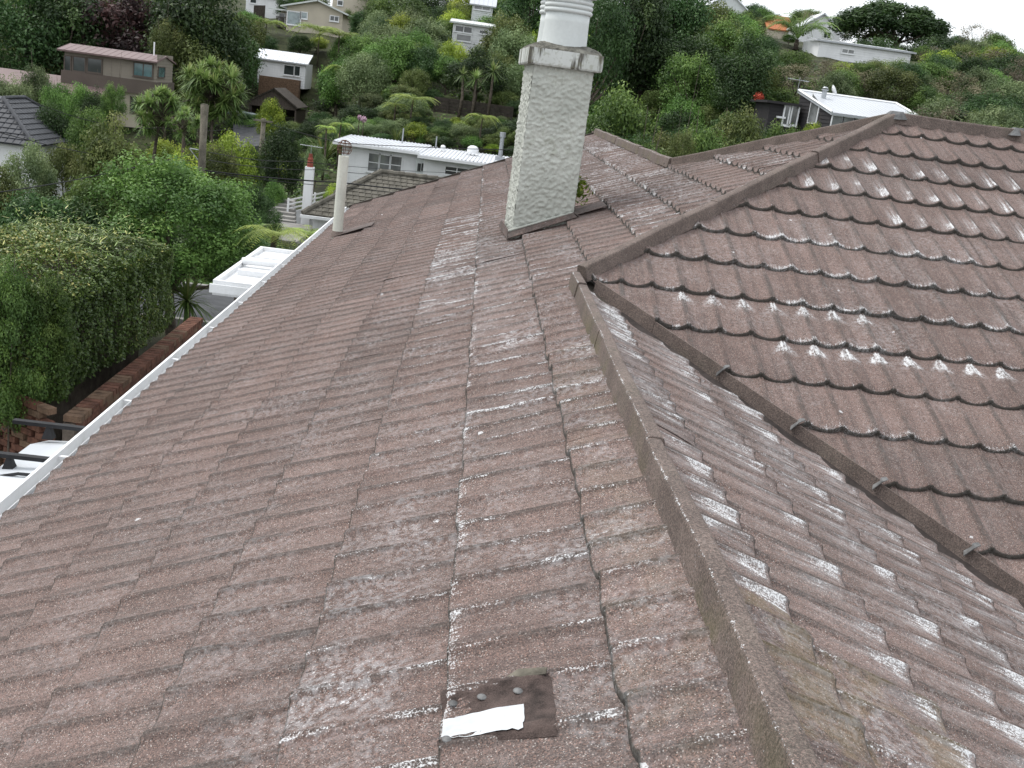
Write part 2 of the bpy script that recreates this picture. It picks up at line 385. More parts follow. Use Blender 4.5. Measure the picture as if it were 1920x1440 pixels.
LEAF = {
 'mid':    leaf_material('leaf_mid_green', (0.037, 0.082, 0.018), (0.143, 0.245, 0.055), (0.219, 0.327, 0.076)),
 'dark':   leaf_material('leaf_dark_green', (0.019, 0.045, 0.014), (0.066, 0.125, 0.035), (0.102, 0.166, 0.053)),
 'olive':  leaf_material('leaf_olive', (0.050, 0.074, 0.018), (0.168, 0.215, 0.061), (0.251, 0.267, 0.096)),
 'grey':   leaf_material('leaf_grey_green', (0.067, 0.107, 0.044), (0.219, 0.282, 0.123), (0.285, 0.342, 0.164)),
 'lime':   leaf_material('leaf_lime', (0.092, 0.155, 0.016), (0.336, 0.430, 0.055), (0.470, 0.535, 0.081)),
 'copper': leaf_material('leaf_copper', (0.029, 0.017, 0.017), (0.109, 0.058, 0.052), None),
 'hedge':  leaf_material('leaf_hedge', (0.048, 0.098, 0.021), (0.184, 0.278, 0.065), (0.522, 0.486, 0.164), 0.2, 0.35),
 'fern':   leaf_material('leaf_fern', (0.120, 0.195, 0.032), (0.380, 0.478, 0.090), None),
 'blade':  leaf_material('leaf_blade', (0.059, 0.112, 0.027), (0.219, 0.297, 0.088), (0.336, 0.327, 0.136)),
 'bare':   leaf_material('leaf_twiggy', (0.101, 0.089, 0.057), (0.235, 0.208, 0.130), None),
}

# ------------------------------------------------------------------ terrain
_ty = [-60, 22, 27, 33, 41, 50, 60, 68, 76, 90, 100, 120, 160, 220, 400, 900]
_tz = [-5.3, -5.3, -5.9, -7.2, -8.9, -9.5, -9.0, -7.8, -5.0, -2.7, -0.9, 2.3, 7.0, 9.0, 12.0, 14.0]
def terr(x, y):
    x = np.asarray(x, float); y = np.asarray(y, float)
    z = np.interp(y, _ty, _tz)
    z = z + 8.2*ss((x-3)/20)*ss((y-24)/24)*(1-0.27*ss((y-72)/22)-0.2*ss((y-120)/60))
    z = z - 4.2*ss((-x-6)/10)*ss((y-64)/14)*(1-ss((y-99)/22))
    z = z + 14*ss((x-70)/90)*ss((y-190)/110)
    return z
xs = np.concatenate([np.linspace(-600, -90, 12), np.linspace(-80, 130, 106), np.linspace(140, 700, 14)])
ys = np.concatenate([np.linspace(-60, 18, 20), np.linspace(20, 200, 110), np.linspace(210, 900, 24)])
X, Yg = np.meshgrid(xs, ys)
Z = terr(X, Yg) + np.where(Yg > 30, 0.25*np.sin(X*0.9+Yg*0.33)*np.cos(Yg*0.7-X*0.21), 0)
v = np.stack([X.ravel(), Yg.ravel(), Z.ravel()], 1)
nx = len(xs); f = [(j*nx+i, j*nx+i+1, (j+1)*nx+i+1, (j+1)*nx+i) for j in range(len(ys)-1) for i in range(nx-1)]
ground = obj('ground', v, f, M['earth'], None, True); ground['kind'] = 'structure'
def sheet(name, quad, mat, th=0.004, n=14):
    a, b, c, d = [np.array(q, float) for q in quad]; vv = []; ff = []
    for j in range(n+1):
        for i in range(n+1):
            s, t = i/n, j/n
            x, y = ((1-s)*(1-t)*a+s*(1-t)*b+s*t*c+(1-s)*t*d)[:2]
            vv.append((x, y, float(terr(x, y))+th))
    for j in range(n):
        for i in range(n): ff.append((j*(n+1)+i, j*(n+1)+i+1, (j+1)*(n+1)+i+1, (j+1)*(n+1)+i))
    o = obj(name, vv, ff, mat); o['kind'] = 'structure'; return o
sheet('driveway', [(-4.2, -6, 0), (-1.4, -6, 0), (-1.4, 20.5, 0), (-4.2, 20.5, 0)], M['concrete'], 0.02, 4)
sheet('road', [(-30, 20.6, 0), (12, 20.6, 0), (12, 26.2, 0), (-30, 26.2, 0)], M['asphalt'], 0.05, 30)
_k = MB()
for y0, y1 in ((20.45, 20.6), (26.2, 26.35)):
    for i in range(28):
        x0 = -30+i*1.5; zz = float(terr(x0, (y0+y1)/2))
        _k.box(x0, x0+1.49, y0, y1, zz-0.3, zz+0.16)
kerb = _k.build('kerb', M['concrete']); kerb['kind'] = 'structure'

# ------------------------------------------------------------------ the tiled house the viewer stands on
TH = 0.4152; T = math.tan(TH); CT, ST = math.cos(TH), math.sin(TH)
XR, ZR, XP, YP, XR2, XE = 0.6229, -0.9990, 3.2375, 8.6600, 1.7824, -1.9606
ZP = ZR+T*(XP-XR); YR1 = YP-(XP-XR); ZR2 = ZR+T*(XR2-XR); YR2 = YP+(XP-XR2)
DA, DC = -0.1112, -0.1345
SL, PW = 0.37, 0.18                      # course length on the slope, pan width
YV = 17.3                                # far verge
YN = 0.2                                # near end of the wing (behind the viewer)
XRE = 4.25                               # far end of the cross ridge
zA = lambda x: ZR+T*(x-XR)
house = thing('tiled_house', 'brown stone-chip tiled house with a white roughcast chimney, in the foreground', 'house', (0, 6, -5.3))

# one tile profile: wide shallow pans between narrow double ribs
def profile(p, f=1.0):
    d = np.abs((p % 1.0)-0.5)*2
    pan = -0.021*(1-np.clip(d/0.86, 0, 1)**2.1)*f
    rib = ss((d-0.80)/0.10)*0.0075
    groove = np.exp(-((d-1.0)/0.035)**2)*0.0055
    return pan+rib-groove+0.004
_ps = np.array([0, .025, .05, .075, .10, .16, .26, .38, .5, .62, .74, .84, .90, .925, .95, .975])
PL = {  # plane: origin on fitted nose plane, course dir, downslope dir, normal
 'A': (np.array([XR, 0, ZR]), np.array([0, 1.0, 0]), np.array([-CT, 0, -ST]), np.array([-ST, 0, CT])),
 'B': (np.array([XR, 0, ZR]), np.array([0, 1.0, 0]), np.array([CT, 0, -ST]), np.array([ST, 0, CT])),
 'C': (np.array([0, YP, ZP]), np.array([1.0, 0, 0]), np.array([0, -CT, -ST]), np.array([0, -ST, CT])),
 'D': (np.array([0, YP, ZP]), np.array([1.0, 0, 0]), np.array([0, CT, -ST]), np.array([0, ST, CT])),
}
roof_us = MB()
g_ = 0.07
def und(x, y, z): return (x, y, z-g_)
# boarding under the tiles, one sheet per slope
roof_us.add([und(XE, YN, zA(XE)), und(XR, YN, ZR), und(XR, YR1, ZR), und(XP, YP, ZP), und(XR2, YR2, ZR2), und(XR2, YV, ZR2), und(XE, YV, zA(XE))], [(0, 1, 2, 3, 4, 5, 6)])
roof_us.add([und(XR, YN, ZR), und(XR+6, YN, ZR-6*T), und(XR+6, YR1-6, ZR-6*T), und(XR, YR1, ZR)], [(0, 1, 2, 3)])
roof_us.add([und(XR, YR1, ZR), und(XR+6, YR1-6, ZR-6*T), und(XRE+6, YR1-6, ZR-6*T), und(XRE+3, YP-3, ZP-3*T), und(XRE, YP, ZP), und(XP, YP, ZP)], [(0, 1, 2, 3, 4, 5)])
roof_us.add([und(XP, YP, ZP), und(XRE, YP, ZP), und(XRE+5, YP+5, ZP-5*T), und(XP, YP+5, ZP-5*T), und(XR2, YR2, ZR2)], [(0, 1, 2, 3, 4)])
roof_us.add([und(XR2, YR2-3, ZR2), und(XR2+3, YR2+.0, ZR2-3*T), und(XR2+3, YV, ZR2-3*T), und(XR2, YV, ZR2)], [(0, 1, 2, 3)])
roof = roof_us.build('roof', M['timber'], house)

def make_tile(plane, cy, u0, u1, dv, wear, planes, jit, idx):
    """tile covering [u0,u1] along the course; dv = slope distance of its nose from the plane origin"""
    o0, eu, ev, en = PL[plane]
    k0, k1 = math.floor(u0/PW), math.ceil(u1/PW)
    us = np.concatenate([(k+_ps)*PW for k in range(k0, k1+1)])
    us = us[(us > u0+1e-4) & (us < u1+0.02)]; us = np.concatenate([[u0], us])
    rows = [(-0.045, -0.036), (0.0, -0.030), (0.20, -0.0146), (0.28, -0.007), (0.33, -0.0016), (0.36, 0.0), (SL, -0.004), (SL+0.004, -0.016), (SL+0.002, -0.050)]
    nu = len(us); nr = len(rows)
    pr = profile(us/PW)
    V = np.zeros((nr, nu, 3)); UV = np.zeros((nr, nu, 2))
    r2 = np.random.default_rng(idx*13+5)
    ta, tb, tc = r2.normal(0, 0.0022), r2.normal(0, 0.0016), r2.normal(0, 0.003)
    dent = r2.random() < 0.45
    du, dvv, da, dw = r2.uniform(u0, u1), r2.uniform(0.05, 0.3), r2.uniform(-0.006, -0.002), r2.uniform(0.05, 0.12)
    w = (us-u0)/max(u1-u0, 1e-3)
    wob = 0.004*np.sin(us*9.3+cy*2.1)+0.0025*np.sin(us*23+cy)+0.009*(1-np.clip(np.abs(((us/PW) % 1.0)-0.5)*2, 0, 1)**2)*1.3-0.006
    for r, (vv, h) in enumerate(rows):
        kv = np.clip(vv/SL, 0, 1)
        skew = 0.012*np.sin(us*3.1+cy*1.7)*(1-kv)*0        # reserved
        hh = h + profile(us/PW, 0.38+0.62*float(ss((kv-0.62)/0.38))) + jit + (ta+tb*w)*kv + 0.002*np.sin(us*5+cy+vv*9)
        if r < 6 and dent: hh = hh + da*np.exp(-((us-du)/dw)**2-((vv-dvv)/0.09)**2)
        q = o0 + np.outer(us, eu) + np.outer(dv-SL+vv+wob*max(0.0, (kv-.5)*2)+tc*kv*(w-0.5), ev) + np.outer(hh, en)
        V[r] = q; UV[r, :, 0] = us/PW; UV[r, :, 1] = vv/SL if r < 6 else (0.985+0.012*(r-5))
    faces = [(r*nu+i, r*nu+i+1, (r+1)*nu+i+1, (r+1)*nu+i) for r in range(nr-1) for i in range(nu-1)]
    P3 = V.reshape(-1, 3); UVf = UV.reshape(-1, 2)
    bm = bmesh.new(); uvl = bm.loops.layers.uv.new('UVMap')
    vs = [bm.verts.new(p) for p in P3]
    for i, vv_ in enumerate(vs): vv_.index = i
    for fc in faces:
        fa = bm.faces.new([vs[i] for i in fc]); fa.smooth = True
        for lp in fa.loops: lp[uvl].uv = UVf[lp.vert.index]
    for co, no in planes:                # keep the side the normal points to
        bmesh.ops.bisect_plane(bm, geom=bm.verts[:]+bm.edges[:]+bm.faces[:], plane_co=co, plane_no=no, clear_inner=True, dist=1e-5)
        if not bm.faces: break
    if len(bm.faces) < 3: bm.free(); return None
    area = sum(fa.calc_area() for fa in bm.faces)
    if area < 0.004: bm.free(); return None
    bm.normal_update()
    # make all normals look up
    up = sum((fa.normal.dot(Vector(en))*fa.calc_area() for fa in bm.faces))
    if up < 0: bmesh.ops.reverse_faces(bm, faces=bm.faces[:])
    me = bpy.data.meshes.new('roof_tile')
    for vv_ in bm.verts: vv_.co -= Vector(org(roof))
    bm.to_mesh(me); bm.free()
    me.materials.append(M['roof'])
    ca = me.color_attributes.new('wear', 'FLOAT_COLOR', 'POINT')
    ca.data.foreach_set('color', np.tile(np.array(wear, np.float32), len(me.vertices)))
    if plane == 'A': eg = {1: .55, 2: .95, 3: .45}.get(cy, .22) if cy > 0 else (.95 if cy in (-1, -2, -4) else .5)
    elif plane == 'C': eg = 1.0 if cy-40 in (6, 7, 8, 9, 11) else .6
    else: eg = .25
    te_ = me.attributes.new('edge', 'FLOAT', 'POINT'); te_.data.foreach_set('value', np.full(len(me.vertices), eg*r2.uniform(.8, 1.1), np.float32))
    tf_ = me.attributes.new('facing', 'FLOAT', 'POINT'); tf_.data.foreach_set('value', np.full(len(me.vertices), 1.0 if plane == 'C' else 0.0, np.float32))
    ta_ = me.attributes.new('tone', 'FLOAT', 'POINT'); ta_.data.foreach_set('value', np.full(len(me.vertices), r2.normal(0, .075), np.float32))
    me.update()
    return link('roof_tile', me, roof)

tidx = 0
def lay(plane, cy, dv, ua, ub, planes, wearf, shift):
    global tidx
    TL = 7*PW
    k = math.floor((ua-shift)/TL)
    while True:
        a = shift+k*TL; b = a+TL; k += 1
        if a >= ub-0.02: break
        a2, b2 = max(a, ua), min(b, ub)
        if b2-a2 < 0.03: continue
        tidx += 1
        make_tile(plane, cy, a2, b2, dv, wearf((a2+b2)/2), planes, random.uniform(-0.002, 0.002), tidx)
s2 = math.sqrt(0.5)
hipF = (Vector((XP, YP, 0)), Vector((-s2, s2, 0)))          # A side of the front hip
hipFc = (Vector((XP, YP, 0)), Vector((s2, -s2, 0)))         # C side
hipB = (Vector((XP, YP, 0)), Vector((-s2, -s2, 0)))         # A side of the back hip
ridge1 = (Vector((XR-0.012, 0, 0)), Vector((-1, 0, 0))); ridge2 = (Vector((XR2-0.012, 0, 0)), Vector((-1, 0, 0)))
SHIFT = [0.31, 0.85, 0.12, 1.02, 0.55, 0.2, 0.92, 0.44]
for i in range(-8, 9):
    dv = (DA + i*SL*CT)/CT               # nose distance below the ridge line along the slope
    if i == 8: dv -= 0.03
    xn = XR-dv*CT; xt = xn+(SL+0.045)*CT # nose and back edge in plan
    if xn > XP-0.05: continue
    def wA_(y, i=i):
        near = 1-ss((y-3.0)/9.0)
        r = {1: .90, 2: 1.0, 3: .80, 4: .50, 5: .42, 6: .36, 7: .3, 8: .28}.get(i, 0.62)
        if i <= 0: r = 0.45 + (0.45 if i in (-1, -2, -4) else 0)
        else: r = r*(0.62+0.38*near)
        if i == 3 and 6 < y < 11: r = 1.0
        if i == 2 and 6 < y < 11: r = 0.8
        gp = 0.35 if (i in (2, 3) and 5.5 < y < 9.0) else 0.0
        moss = 0.25 if (i == 1 and y < 5) else 0.0
        return (r*random.uniform(0.75, 1.1), gp, moss, 0.0)
    sh = SHIFT[i % 8]
    ylo, yhi = (YP-(XP-xn)-0.02 if xn > XR else YN), YV
    if xn > XR2: yhi = YP+(XP-xn)
    if xn >= XR:                         # above the wing ridge: between the hips
        if xn < XR2 < xt:
            lay('A', i, dv, ylo, YR2, [hipF], wA_, sh); lay('A', i, dv, YR2, yhi+0.4, [ridge2], wA_, sh)
        else:
            lay('A', i, dv, ylo-0.0, yhi, [hipF, hipB] if xn > XR2-0.01 else [hipF], wA_, sh)
    elif xt > XR:                        # course under the wing ridge
        lay('A', i, dv, YN, YR1-0.01, [ridge1], wA_, sh); lay('A', i, dv, YR1-0.01, YV, [hipF], wA_, sh)
    else:
        lay('A', i, dv, YN, YV, [], wA_, sh)
VE = 0.105                               # tiles of C stop this far from the valley line
vdir = Vector((s2, -s2, 0))
valB = (Vector((XR, YR1, 0))+Vector((-s2, -s2, 0))*0.0, Vector((-s2, -s2, 0)))
valC = (Vector((XR, YR1, 0))+Vector((s2, s2, 0))*VE, Vector((s2, s2, 0)))
for i in range(1, 11):                   # right-hand slope of the wing
    dv = (0.28+ (i-1)*SL)
    xt = XR+(dv-SL)*CT; xn = XR+dv*CT
    def wB_(y, i=i): return (random.uniform(0.35, 0.75), random.uniform(0.7, 1.0) if random.random() < 0.85 else 0.35, 1.0 if (y < 2.6 and i in (1, 2) and y > 1.0) else 0.0, 0.0)
    lay('B', i+20, dv, YN, YR1-(xt-XR)+0.06, [valB, (Vector((XR+0.012, 0, 0)), Vector((1, 0, 0)))], wB_, SHIFT[(i*3) % 8])
folds = []
for j in range(1, 17):                   # slope facing the viewer beyond the valley
    dv = (DC + j*SL*CT)/CT
    yn = YP-dv*CT; yt = yn+(SL+0.045)*CT
    xl = (XP-(YP-yn)-0.06) if yn > YR1 else XR
    if yn <= YR1+0.02: xl = min(xl, XR)-0.05
    xr = XRE+(YP-yn)+0.2
    xr = min(xr, 5.6)
    def wC_(x, j=j):
        gq = 0.0; fan = 0.0
        if j in (3, 4, 5) and x > 2.55: gq = 0.95
        elif j in (3, 4, 5, 6): gq = 0.3 if random.random() < 0.5 else 0.0
        elif j in (7, 8): gq = random.choice([0.0, 0.25, 0.35])
        if j == 10 and x > 1.9: fan = 1.0
        if j == 9 and 1.2 < x < 2.9: fan = 0.75
        return (random.uniform(0.12, 0.25)+(0.2 if j in (6, 7, 8, 9, 11) else 0), gq, 0.0, fan)
    pl = [hipFc] if yn > YR1 else ([valC] if yt < YR1 else [hipFc, valC])
    ucut = xl - (0 if yn > YR1 else 0)
    if yt < YR1: ucut = XR+(YR1-yt)-0.05
    # align the pans with those seen in the photograph
    lay('C', j+40, dv, ucut, xr, pl, wC_, 0.085+PW*(j*3 % 7))
    if yn < YR1:                         # each course's edge is folded down along the valley
        e = VE*math.sqrt(2)
        ya, yb = min(yt+0.015, YR1+0.02), yn
        zc = lambda y: ZP-T*(YP-y)
        pa = np.array([XR+(YR1-ya)+e, ya, zc(ya)-0.006]); pb = np.array([XR+(YR1-yb)+e, yb, zc(yb)+0.012])
        folds.append((pa, pb))
def wear_attr(me, w):
    ca = me.color_attributes.new('wear', 'FLOAT_COLOR', 'POINT')
    ca.data.foreach_set('color', np.tile(np.array(w, np.float32), len(me.vertices)))
for pa, pb in folds:
    mb = MB(); off = np.array([-0.004, -0.004, 0]); dn = np.array([-0.012, -0.012, -0.080])
    mb.hexa([pa+dn, pb+dn, pb+dn-off*1.5, pa+dn-off*1.5], [pa, pb, pb-off*1.5, pa-off*1.5])
    o = mb.build('edge_fold', M['cap'], roof); wear_attr(o.data, (0.1, 0, 0, 0))
    if random.random() < .35: continue
    mb = MB(); lug = pb+np.array([-.004, -.008, .006])
    mb.slab([lug+np.array([-.030, -.004, -.055]), lug+np.array([.005, -.016, -.006]), lug+np.array([.012, .018, .004]), lug+np.array([-.022, .022, -.040])], .004)
    mb.slab([lug+np.array([.0051, -.016, -.006]), lug+np.array([.034, -.010, .008]), lug+np.array([.034, .016, .010]), lug+np.array([.0121, .018, .004])], .004)
    mb.build('nose_curl', M['lead'], roof)
# valley tray
mb = MB()
a0 = np.array([XR, YR1, ZR-0.055]); dd = np.array([1, -1, -T])
for s0, s1 in ((0.22, 6.0),):
    l = np.array([-0.16, -0.16, 0.16*T*0+0.05]); r = np.array([0.16, 0.16, 0.05])
    mb.slab([a0+dd*s0+l, a0+dd*s1+l, a0+dd*s1, a0+dd*s0], 0.004)
    mb.slab([a0+dd*s0, a0+dd*s1, a0+dd*s1+r, a0+dd*s0+r], 0.004)
mb.build('valley_tray', M['valley'], roof)

# box-section ridge and hip caps, one piece after another
def cap(p, q, name='ridge_cap', w=0.058, h=0.056, wear=(0.45, 0, 0, 0), lift=0.0, lap=0.012):
    p = np.array(p, float); q = np.array(q, float); d = q-p; L = np.linalg.norm(d); d = d/L
    a = np.cross(d, [0, 0, 1.0]); a /= np.linalg.norm(a); n = np.cross(a, d)
    pr = [(-w*0.72, -h*0.9), (-w*0.52, h*0.50), (-w*0.46, h*0.66), (-w*0.30, h*0.72), (w*0.30, h*0.72), (w*0.46, h*0.64), (w*0.52, h*0.50), (w*0.72, -h*0.9)]
    ns = max(3, int(L/0.16)); vv = []; ff = []; m_ = len(pr)
    r2 = np.random.default_rng(int(abs(p[0]*131+p[1]*57)*100) % 99991)
    ph = r2.uniform(0, 6, 3)
    for i in range(ns+1):
        t = i/ns; c = p+d*(L*t)
        wob = 0.0035*math.sin(t*L*4+ph[0]); wz = 0.003*math.sin(t*L*5.1+ph[1])
        for (x, z) in pr: vv.append(c+a*(x*(1+0.03*(1-t))+wob)+n*(z+lift+0.004*(1-t)+wz))
    for i in range(ns):
        for k in range(m_-1): ff.append((i*m_+k, (i+1)*m_+k, (i+1)*m_+k+1, i*m_+k+1))
    ff.append(tuple(range(m_))); ff.append(tuple(ns*m_+k for k in range(m_-1, -1, -1)))
    o = obj(name, vv, ff, M['cap'], roof); wear_attr(o.data, wear)
    # lichen concentrates on the arris
    col = np.tile(np.array((wear[0], 0, 0, 0), np.float32), (len(o.data.vertices), 1))
    for i in range(ns+1):
        for k in (2,): col[i*m_+k, 0] = min(1.0, wear[0]*3.6)
        for k in (0, 1): col[i*m_+k, 2] = wear[2] if k == 0 else wear[2]*.3
    o.data.color_attributes['wear'].data.foreach_set('color', col.ravel())
    return o
js = [YN, 1.656, 3.019, 4.48, 5.62]
for a, b in zip(js[:-1], js[1:]):
    cap((XR, a, ZR+0.012), (XR, b+0.02, ZR+0.012), wear=(0.24, 0, 0.5, 0), w=0.050, h=0.054)
cap((XR+0.0, YR1-0.46, ZR+0.014), (XR, YR1-0.06, ZR+0.014), w=0.049, h=0.052, wear=(0.35, 0, 0.3, 0))
def lerp(a, b, t): return tuple(np.array(a)*(1-t)+np.array(b)*t)
PK = (XP, YP, ZP+0.014)
E1 = (XR+0.04, YR1+0.04, ZR+0.03); E2 = (XR2+0.02, YR2-0.02, ZR2+0.02)
for (a, b) in ((0.0, 0.075), (0.065, 0.36), (0.35, 0.69), (0.68, 1.0)): cap(lerp(E1, PK, a), lerp(E1, PK, b), 'hip_cap', wear=(0.25, 0, 0.15, 0))
for (a, b) in ((0.0, 0.5), (0.49, 1.0)): cap(lerp(E2, PK, a), lerp(E2, PK, b), 'hip_cap', wear=(0.2, 0, 0.3, 0))
for a, b in ((YR2-0.03, 12.2), (12.15, 14.4), (14.35, 17.3)): cap((XR2, a, ZR2+0.012), (XR2, b, ZR2+0.012), wear=(0.25, 0, 0.4, 0))
cap(PK, (XRE, YP, ZP+0.014), wear=(0.25, 0, 0.3, 0))
cap((XRE, YP, ZP+0.014), (XRE+3, YP-3, ZP-3*T+0.014), 'hip_cap', wear=(0.2, 0, 0.2, 0))
cap((XRE, YP, ZP+0.014), (XRE+3, YP+3, ZP-3*T+0.014), 'hip_cap', wear=(0.2, 0, 0.2, 0))
# lead dressings at the peak and at the ridge end
for c_ in ((XP, YP, ZP), (XRE, YP, ZP)):
    mb = MB(); c_ = np.array(c_)
    mb.hexa([c_+np.array(k) for k in ((-.085, -.085, -.0), (.095, -.05, .01), (.095, .05, .01), (-.085, .085, -.0))],
            [c_+np.array(k) for k in ((-.03, -.025, .066), (.06, -.024, .068), (.06, .024, .068), (-.03, .025, .066))])
    mb.build('lead_cap', M['lead'], roof)
# verge board and barge at the far gable
mb = MB()
mb.slab([(XE-0.05, YV+.03, zA(XE)-0.0), (XE-.05, YV-0.02, zA(XE)-.0), (XR2, YV-.02, ZR2+.01), (XR2, YV+.03, ZR2+.01)], 0.16)
mb.build('verge_board', M['timber'], house)

# gutter: white box channel with a rolled lip
gx0, gx1, gz = XE-0.028, XE-0.092, zA(XE)-0.058
mb = MB(); th_ = 0.003
mb.box(gx1, gx0, YN, YV+.05, gz-0.085, gz-0.082)
mb.box(gx0-th_, gx0, YN, YV+.05, gz-0.082, gz+0.02); mb.box(gx1, gx1+th_, YN, YV+.05, gz-0.082, gz+0.012)
mb.box(gx1-0.012, gx1+0.004, YN, YV+.052, gz+0.012, gz+0.026)
mb.box(gx1, gx0, YV+.047, YV+.05, gz-.08, gz+.01); gutter = mb.build('gutter', M['white'], house)
for i in range(16):
    y = 1.2+i*1.05
    mb = MB(); mb.box(gx1+0.004, gx0, y, y+0.022, gz+0.004, gz+0.008); mb.build('gutter_bracket', M['white'], gutter)
# walls under the roof
mb = MB()
mb.box(XE+0.45, 5.9, -2.5, YV-0.35, -5.3, zA(XE)-0.24); wall = mb.build('wall', M['white'], house)
mb = MB(); mb.box(XE-0.02, XE+0.46, YN+.1, YV-.05, zA(XE)-0.235, zA(XE)-0.215); mb.build('soffit', M['white'], house)
mb = MB(); mb.box(XE-0.025, XE-0.004, YN+.1, YV-.02, zA(XE)-0.24, zA(XE)-0.06); mb.build('fascia', M['white'], house)
mb = MB()
mb.hexa([(XE+.45, YV-.36, zA(XE)-.24), (XR2+2.6, YV-.36, zA(XE)-.24), (XR2+2.6, YV-.3, zA(XE)-.24), (XE+.45, YV-.3, zA(XE)-.24)],
        [(XR2-.1, YV-.36, ZR2-.15), (XR2+.1, YV-.36, ZR2-.15), (XR2+.1, YV-.3, ZR2-.15), (XR2-.1, YV-.3, ZR2-.15)])
mb.build('gable_wall', M['white'], house)

# patched tile: bitumen sheet with bare strip of flashing tape and rivets
o0, eu, ev, en = PL['A']
def onA(x, y, h): return np.array([x, y, zA(x)])+en*h
def tile_h(x, y, i=2):
    dvn = (DA+i*SL*CT)/CT; vv = (XR-x)/CT-(dvn-SL); kv = min(max(vv/SL, 0), 1)
    return -0.03*(1-kv)+float(profile(np.array([y/PW]), 0.38+0.62*float(ss((kv-0.62)/0.38)))[0])
def patch_mesh(name, x0, x1, yl, yr, h, mat, par, nx_=10, ny_=20, wav=0.004, seed=1):
    r_ = np.random.default_rng(seed); V = []; F = []
    for j in range(ny_+1):
        for i in range(nx_+1):
            a = i/nx_; b = j/ny_; x = x0+(x1-x0)*a; lo = yl(a); hi_ = yr(a); y = lo+(hi_-lo)*b
            if j in (0, ny_): y += r_.normal(0, wav)
            if i in (0, nx_): x += r_.normal(0, wav*.6)
            edge = -0.004 if (i in (0, nx_) or j in (0, ny_)) else 0
            V.append(onA(x, y, tile_h(x, y)+h+edge))
    for j in range(ny_):
        for i in range(nx_): F.append((j*(nx_+1)+i, j*(nx_+1)+i+1, (j+1)*(nx_+1)+i+1, (j+1)*(nx_+1)+i))
    return obj(name, V, F, M[mat], par, True)
M['patchsheet'] = paint('dark_granule_sheet', (0.088, 0.064, 0.057), 0.9, 0.45, 22.0, bump=0.5, dirt=0.25, dcol=(0.04, 0.035, 0.03), fine=330)
pat = patch_mesh('repair_patch', 0.055, 0.270, lambda a: 1.800-.035*a, lambda a: 2.020-.045*a, .006, 'patchsheet', roof, wav=.0015)
M['alu'] = paint('bare_aluminium', (0.56, 0.58, 0.60), 0.45, 0.12, 18.0, spec=0.5, dirt=0.3, dcol=(0.35, 0.35, 0.34))
patch_mesh('bare_flashing_strip', 0.058, 0.214, lambda a: 1.808-.02*a, lambda a: 1.912-.020*a, .0125, 'alu', roof, 16, 6, .0010, 4)
for a, b in ((0.078, 1.948), (0.135, 1.946), (0.205, 1.940), (0.075, 1.803)):
    c_ = onA(a, b, tile_h(a, b)+.007); mb = MB(); mb.lathe(c_, [(0.011, 0), (0.010, 0.002), (0.005, 0.005), (0.0005, 0.006)], 12); mb.build('rivet', M['lead'], roof)
mb = MB(); q = [onA(0.175, 1.990, -.002), onA(0.262, 1.966, .000), onA(0.268, 1.976, .008), onA(0.21, 2.000, .008)]
mb.slab(q, 0.003); mb.build('torn_flap', M['polewood'], roof)

# ------------------------------------------------------------------ chimney
RZ = math.radians(3.0); CX, CY = 0.535, 8.86; HWX, HWY = 0.232, 0.40
def cpt(x, y, z): return np.array([CX+x*math.cos(RZ)-y*math.sin(RZ), CY+x*math.sin(RZ)+y*math.cos(RZ), z])
zb, zt = -1.62, 0.205
def rough_face(p0, du, dv_, L, H, nrm, res):
    nu, nv = max(2, int(L/res)), max(2, int(H/res)); V = []; F = []
    for j in range(nv+1):
        for i in range(nu+1):
            p = p0+du*(L*i/nu)+dv_*(H*j/nv)
            q = Vector(p*46); d = mnoise.noise(q)*0.8+mnoise.noise(q*0.5)*0.3+mnoise.noise(q*1.9)*0.3
            e = min(i, nu-i, 3)/3.0
            V.append(p+nrm*(0.019*max(d, -0.30)+0.004)*(0.35+0.65*e)); 
    for j in range(nv):
        for i in range(nu): F.append((j*(nu+1)+i, j*(nu+1)+i+1, (j+1)*(nu+1)+i+1, (j+1)*(nu+1)+i))
    return V, F
ax = np.array([math.cos(RZ), math.sin(RZ), 0]); ay = np.array([-math.sin(RZ), math.cos(RZ), 0]); az = np.array([0, 0, 1.0])
mb = MB()
for p0, du, L, nn, rs in ((cpt(-HWX, -HWY, zb), ax, 2*HWX, -ay, .0085), (cpt(-HWX, HWY, zb), -ay, 2*HWY, -ax, .0085), (cpt(HWX, -HWY, zb), ay, 2*HWY, ax, .0125), (cpt(HWX, HWY, zb), -ax, 2*HWX, ay, .03)):
    mb.add(*rough_face(p0, du, az, L, zt-zb, nn, rs))
chim = mb.build('chimney', M['roughcast'], house, True)
def ring_(hx, hy, z): return [cpt(-hx, -hy, z), cpt(hx, -hy, z), cpt(hx, hy, z), cpt(-hx, hy, z)]
mb = MB(); e = 0.055
mb.hexa(ring_(HWX+e-.006, HWY+e-.006, zt-.004), ring_(HWX+e, HWY+e, zt+.008)); mb.hexa(ring_(HWX+e, HWY+e, zt+.0081), ring_(HWX+e, HWY+e, zt+.118)); mb.build('chimney_slab', M['slab'], chim)
V = []; F = []; nn = 26
for j in range(nn+1):
    for i in range(nn+1):
        x, y = (i/nn*2-1), (j/nn*2-1); rr = max(abs(x), abs(y))
        h = 0.018*(1-max(0, rr-.9)/.1)+0.075*(1-rr**1.8)+0.010*mnoise.noise(Vector((x*9, y*9, 1)))*(1-rr)+0.004*mnoise.noise(Vector((x*30, y*30, 1)))
        V.append(cpt(x*(HWX+e-.004), y*(HWY+e-.004), zt+.117+max(h, 0 if rr > .99 else -.002)))
for j in range(nn):
    for i in range(nn): F.append((j*(nn+1)+i, j*(nn+1)+i+1, (j+1)*(nn+1)+i+1, (j+1)*(nn+1)+i))
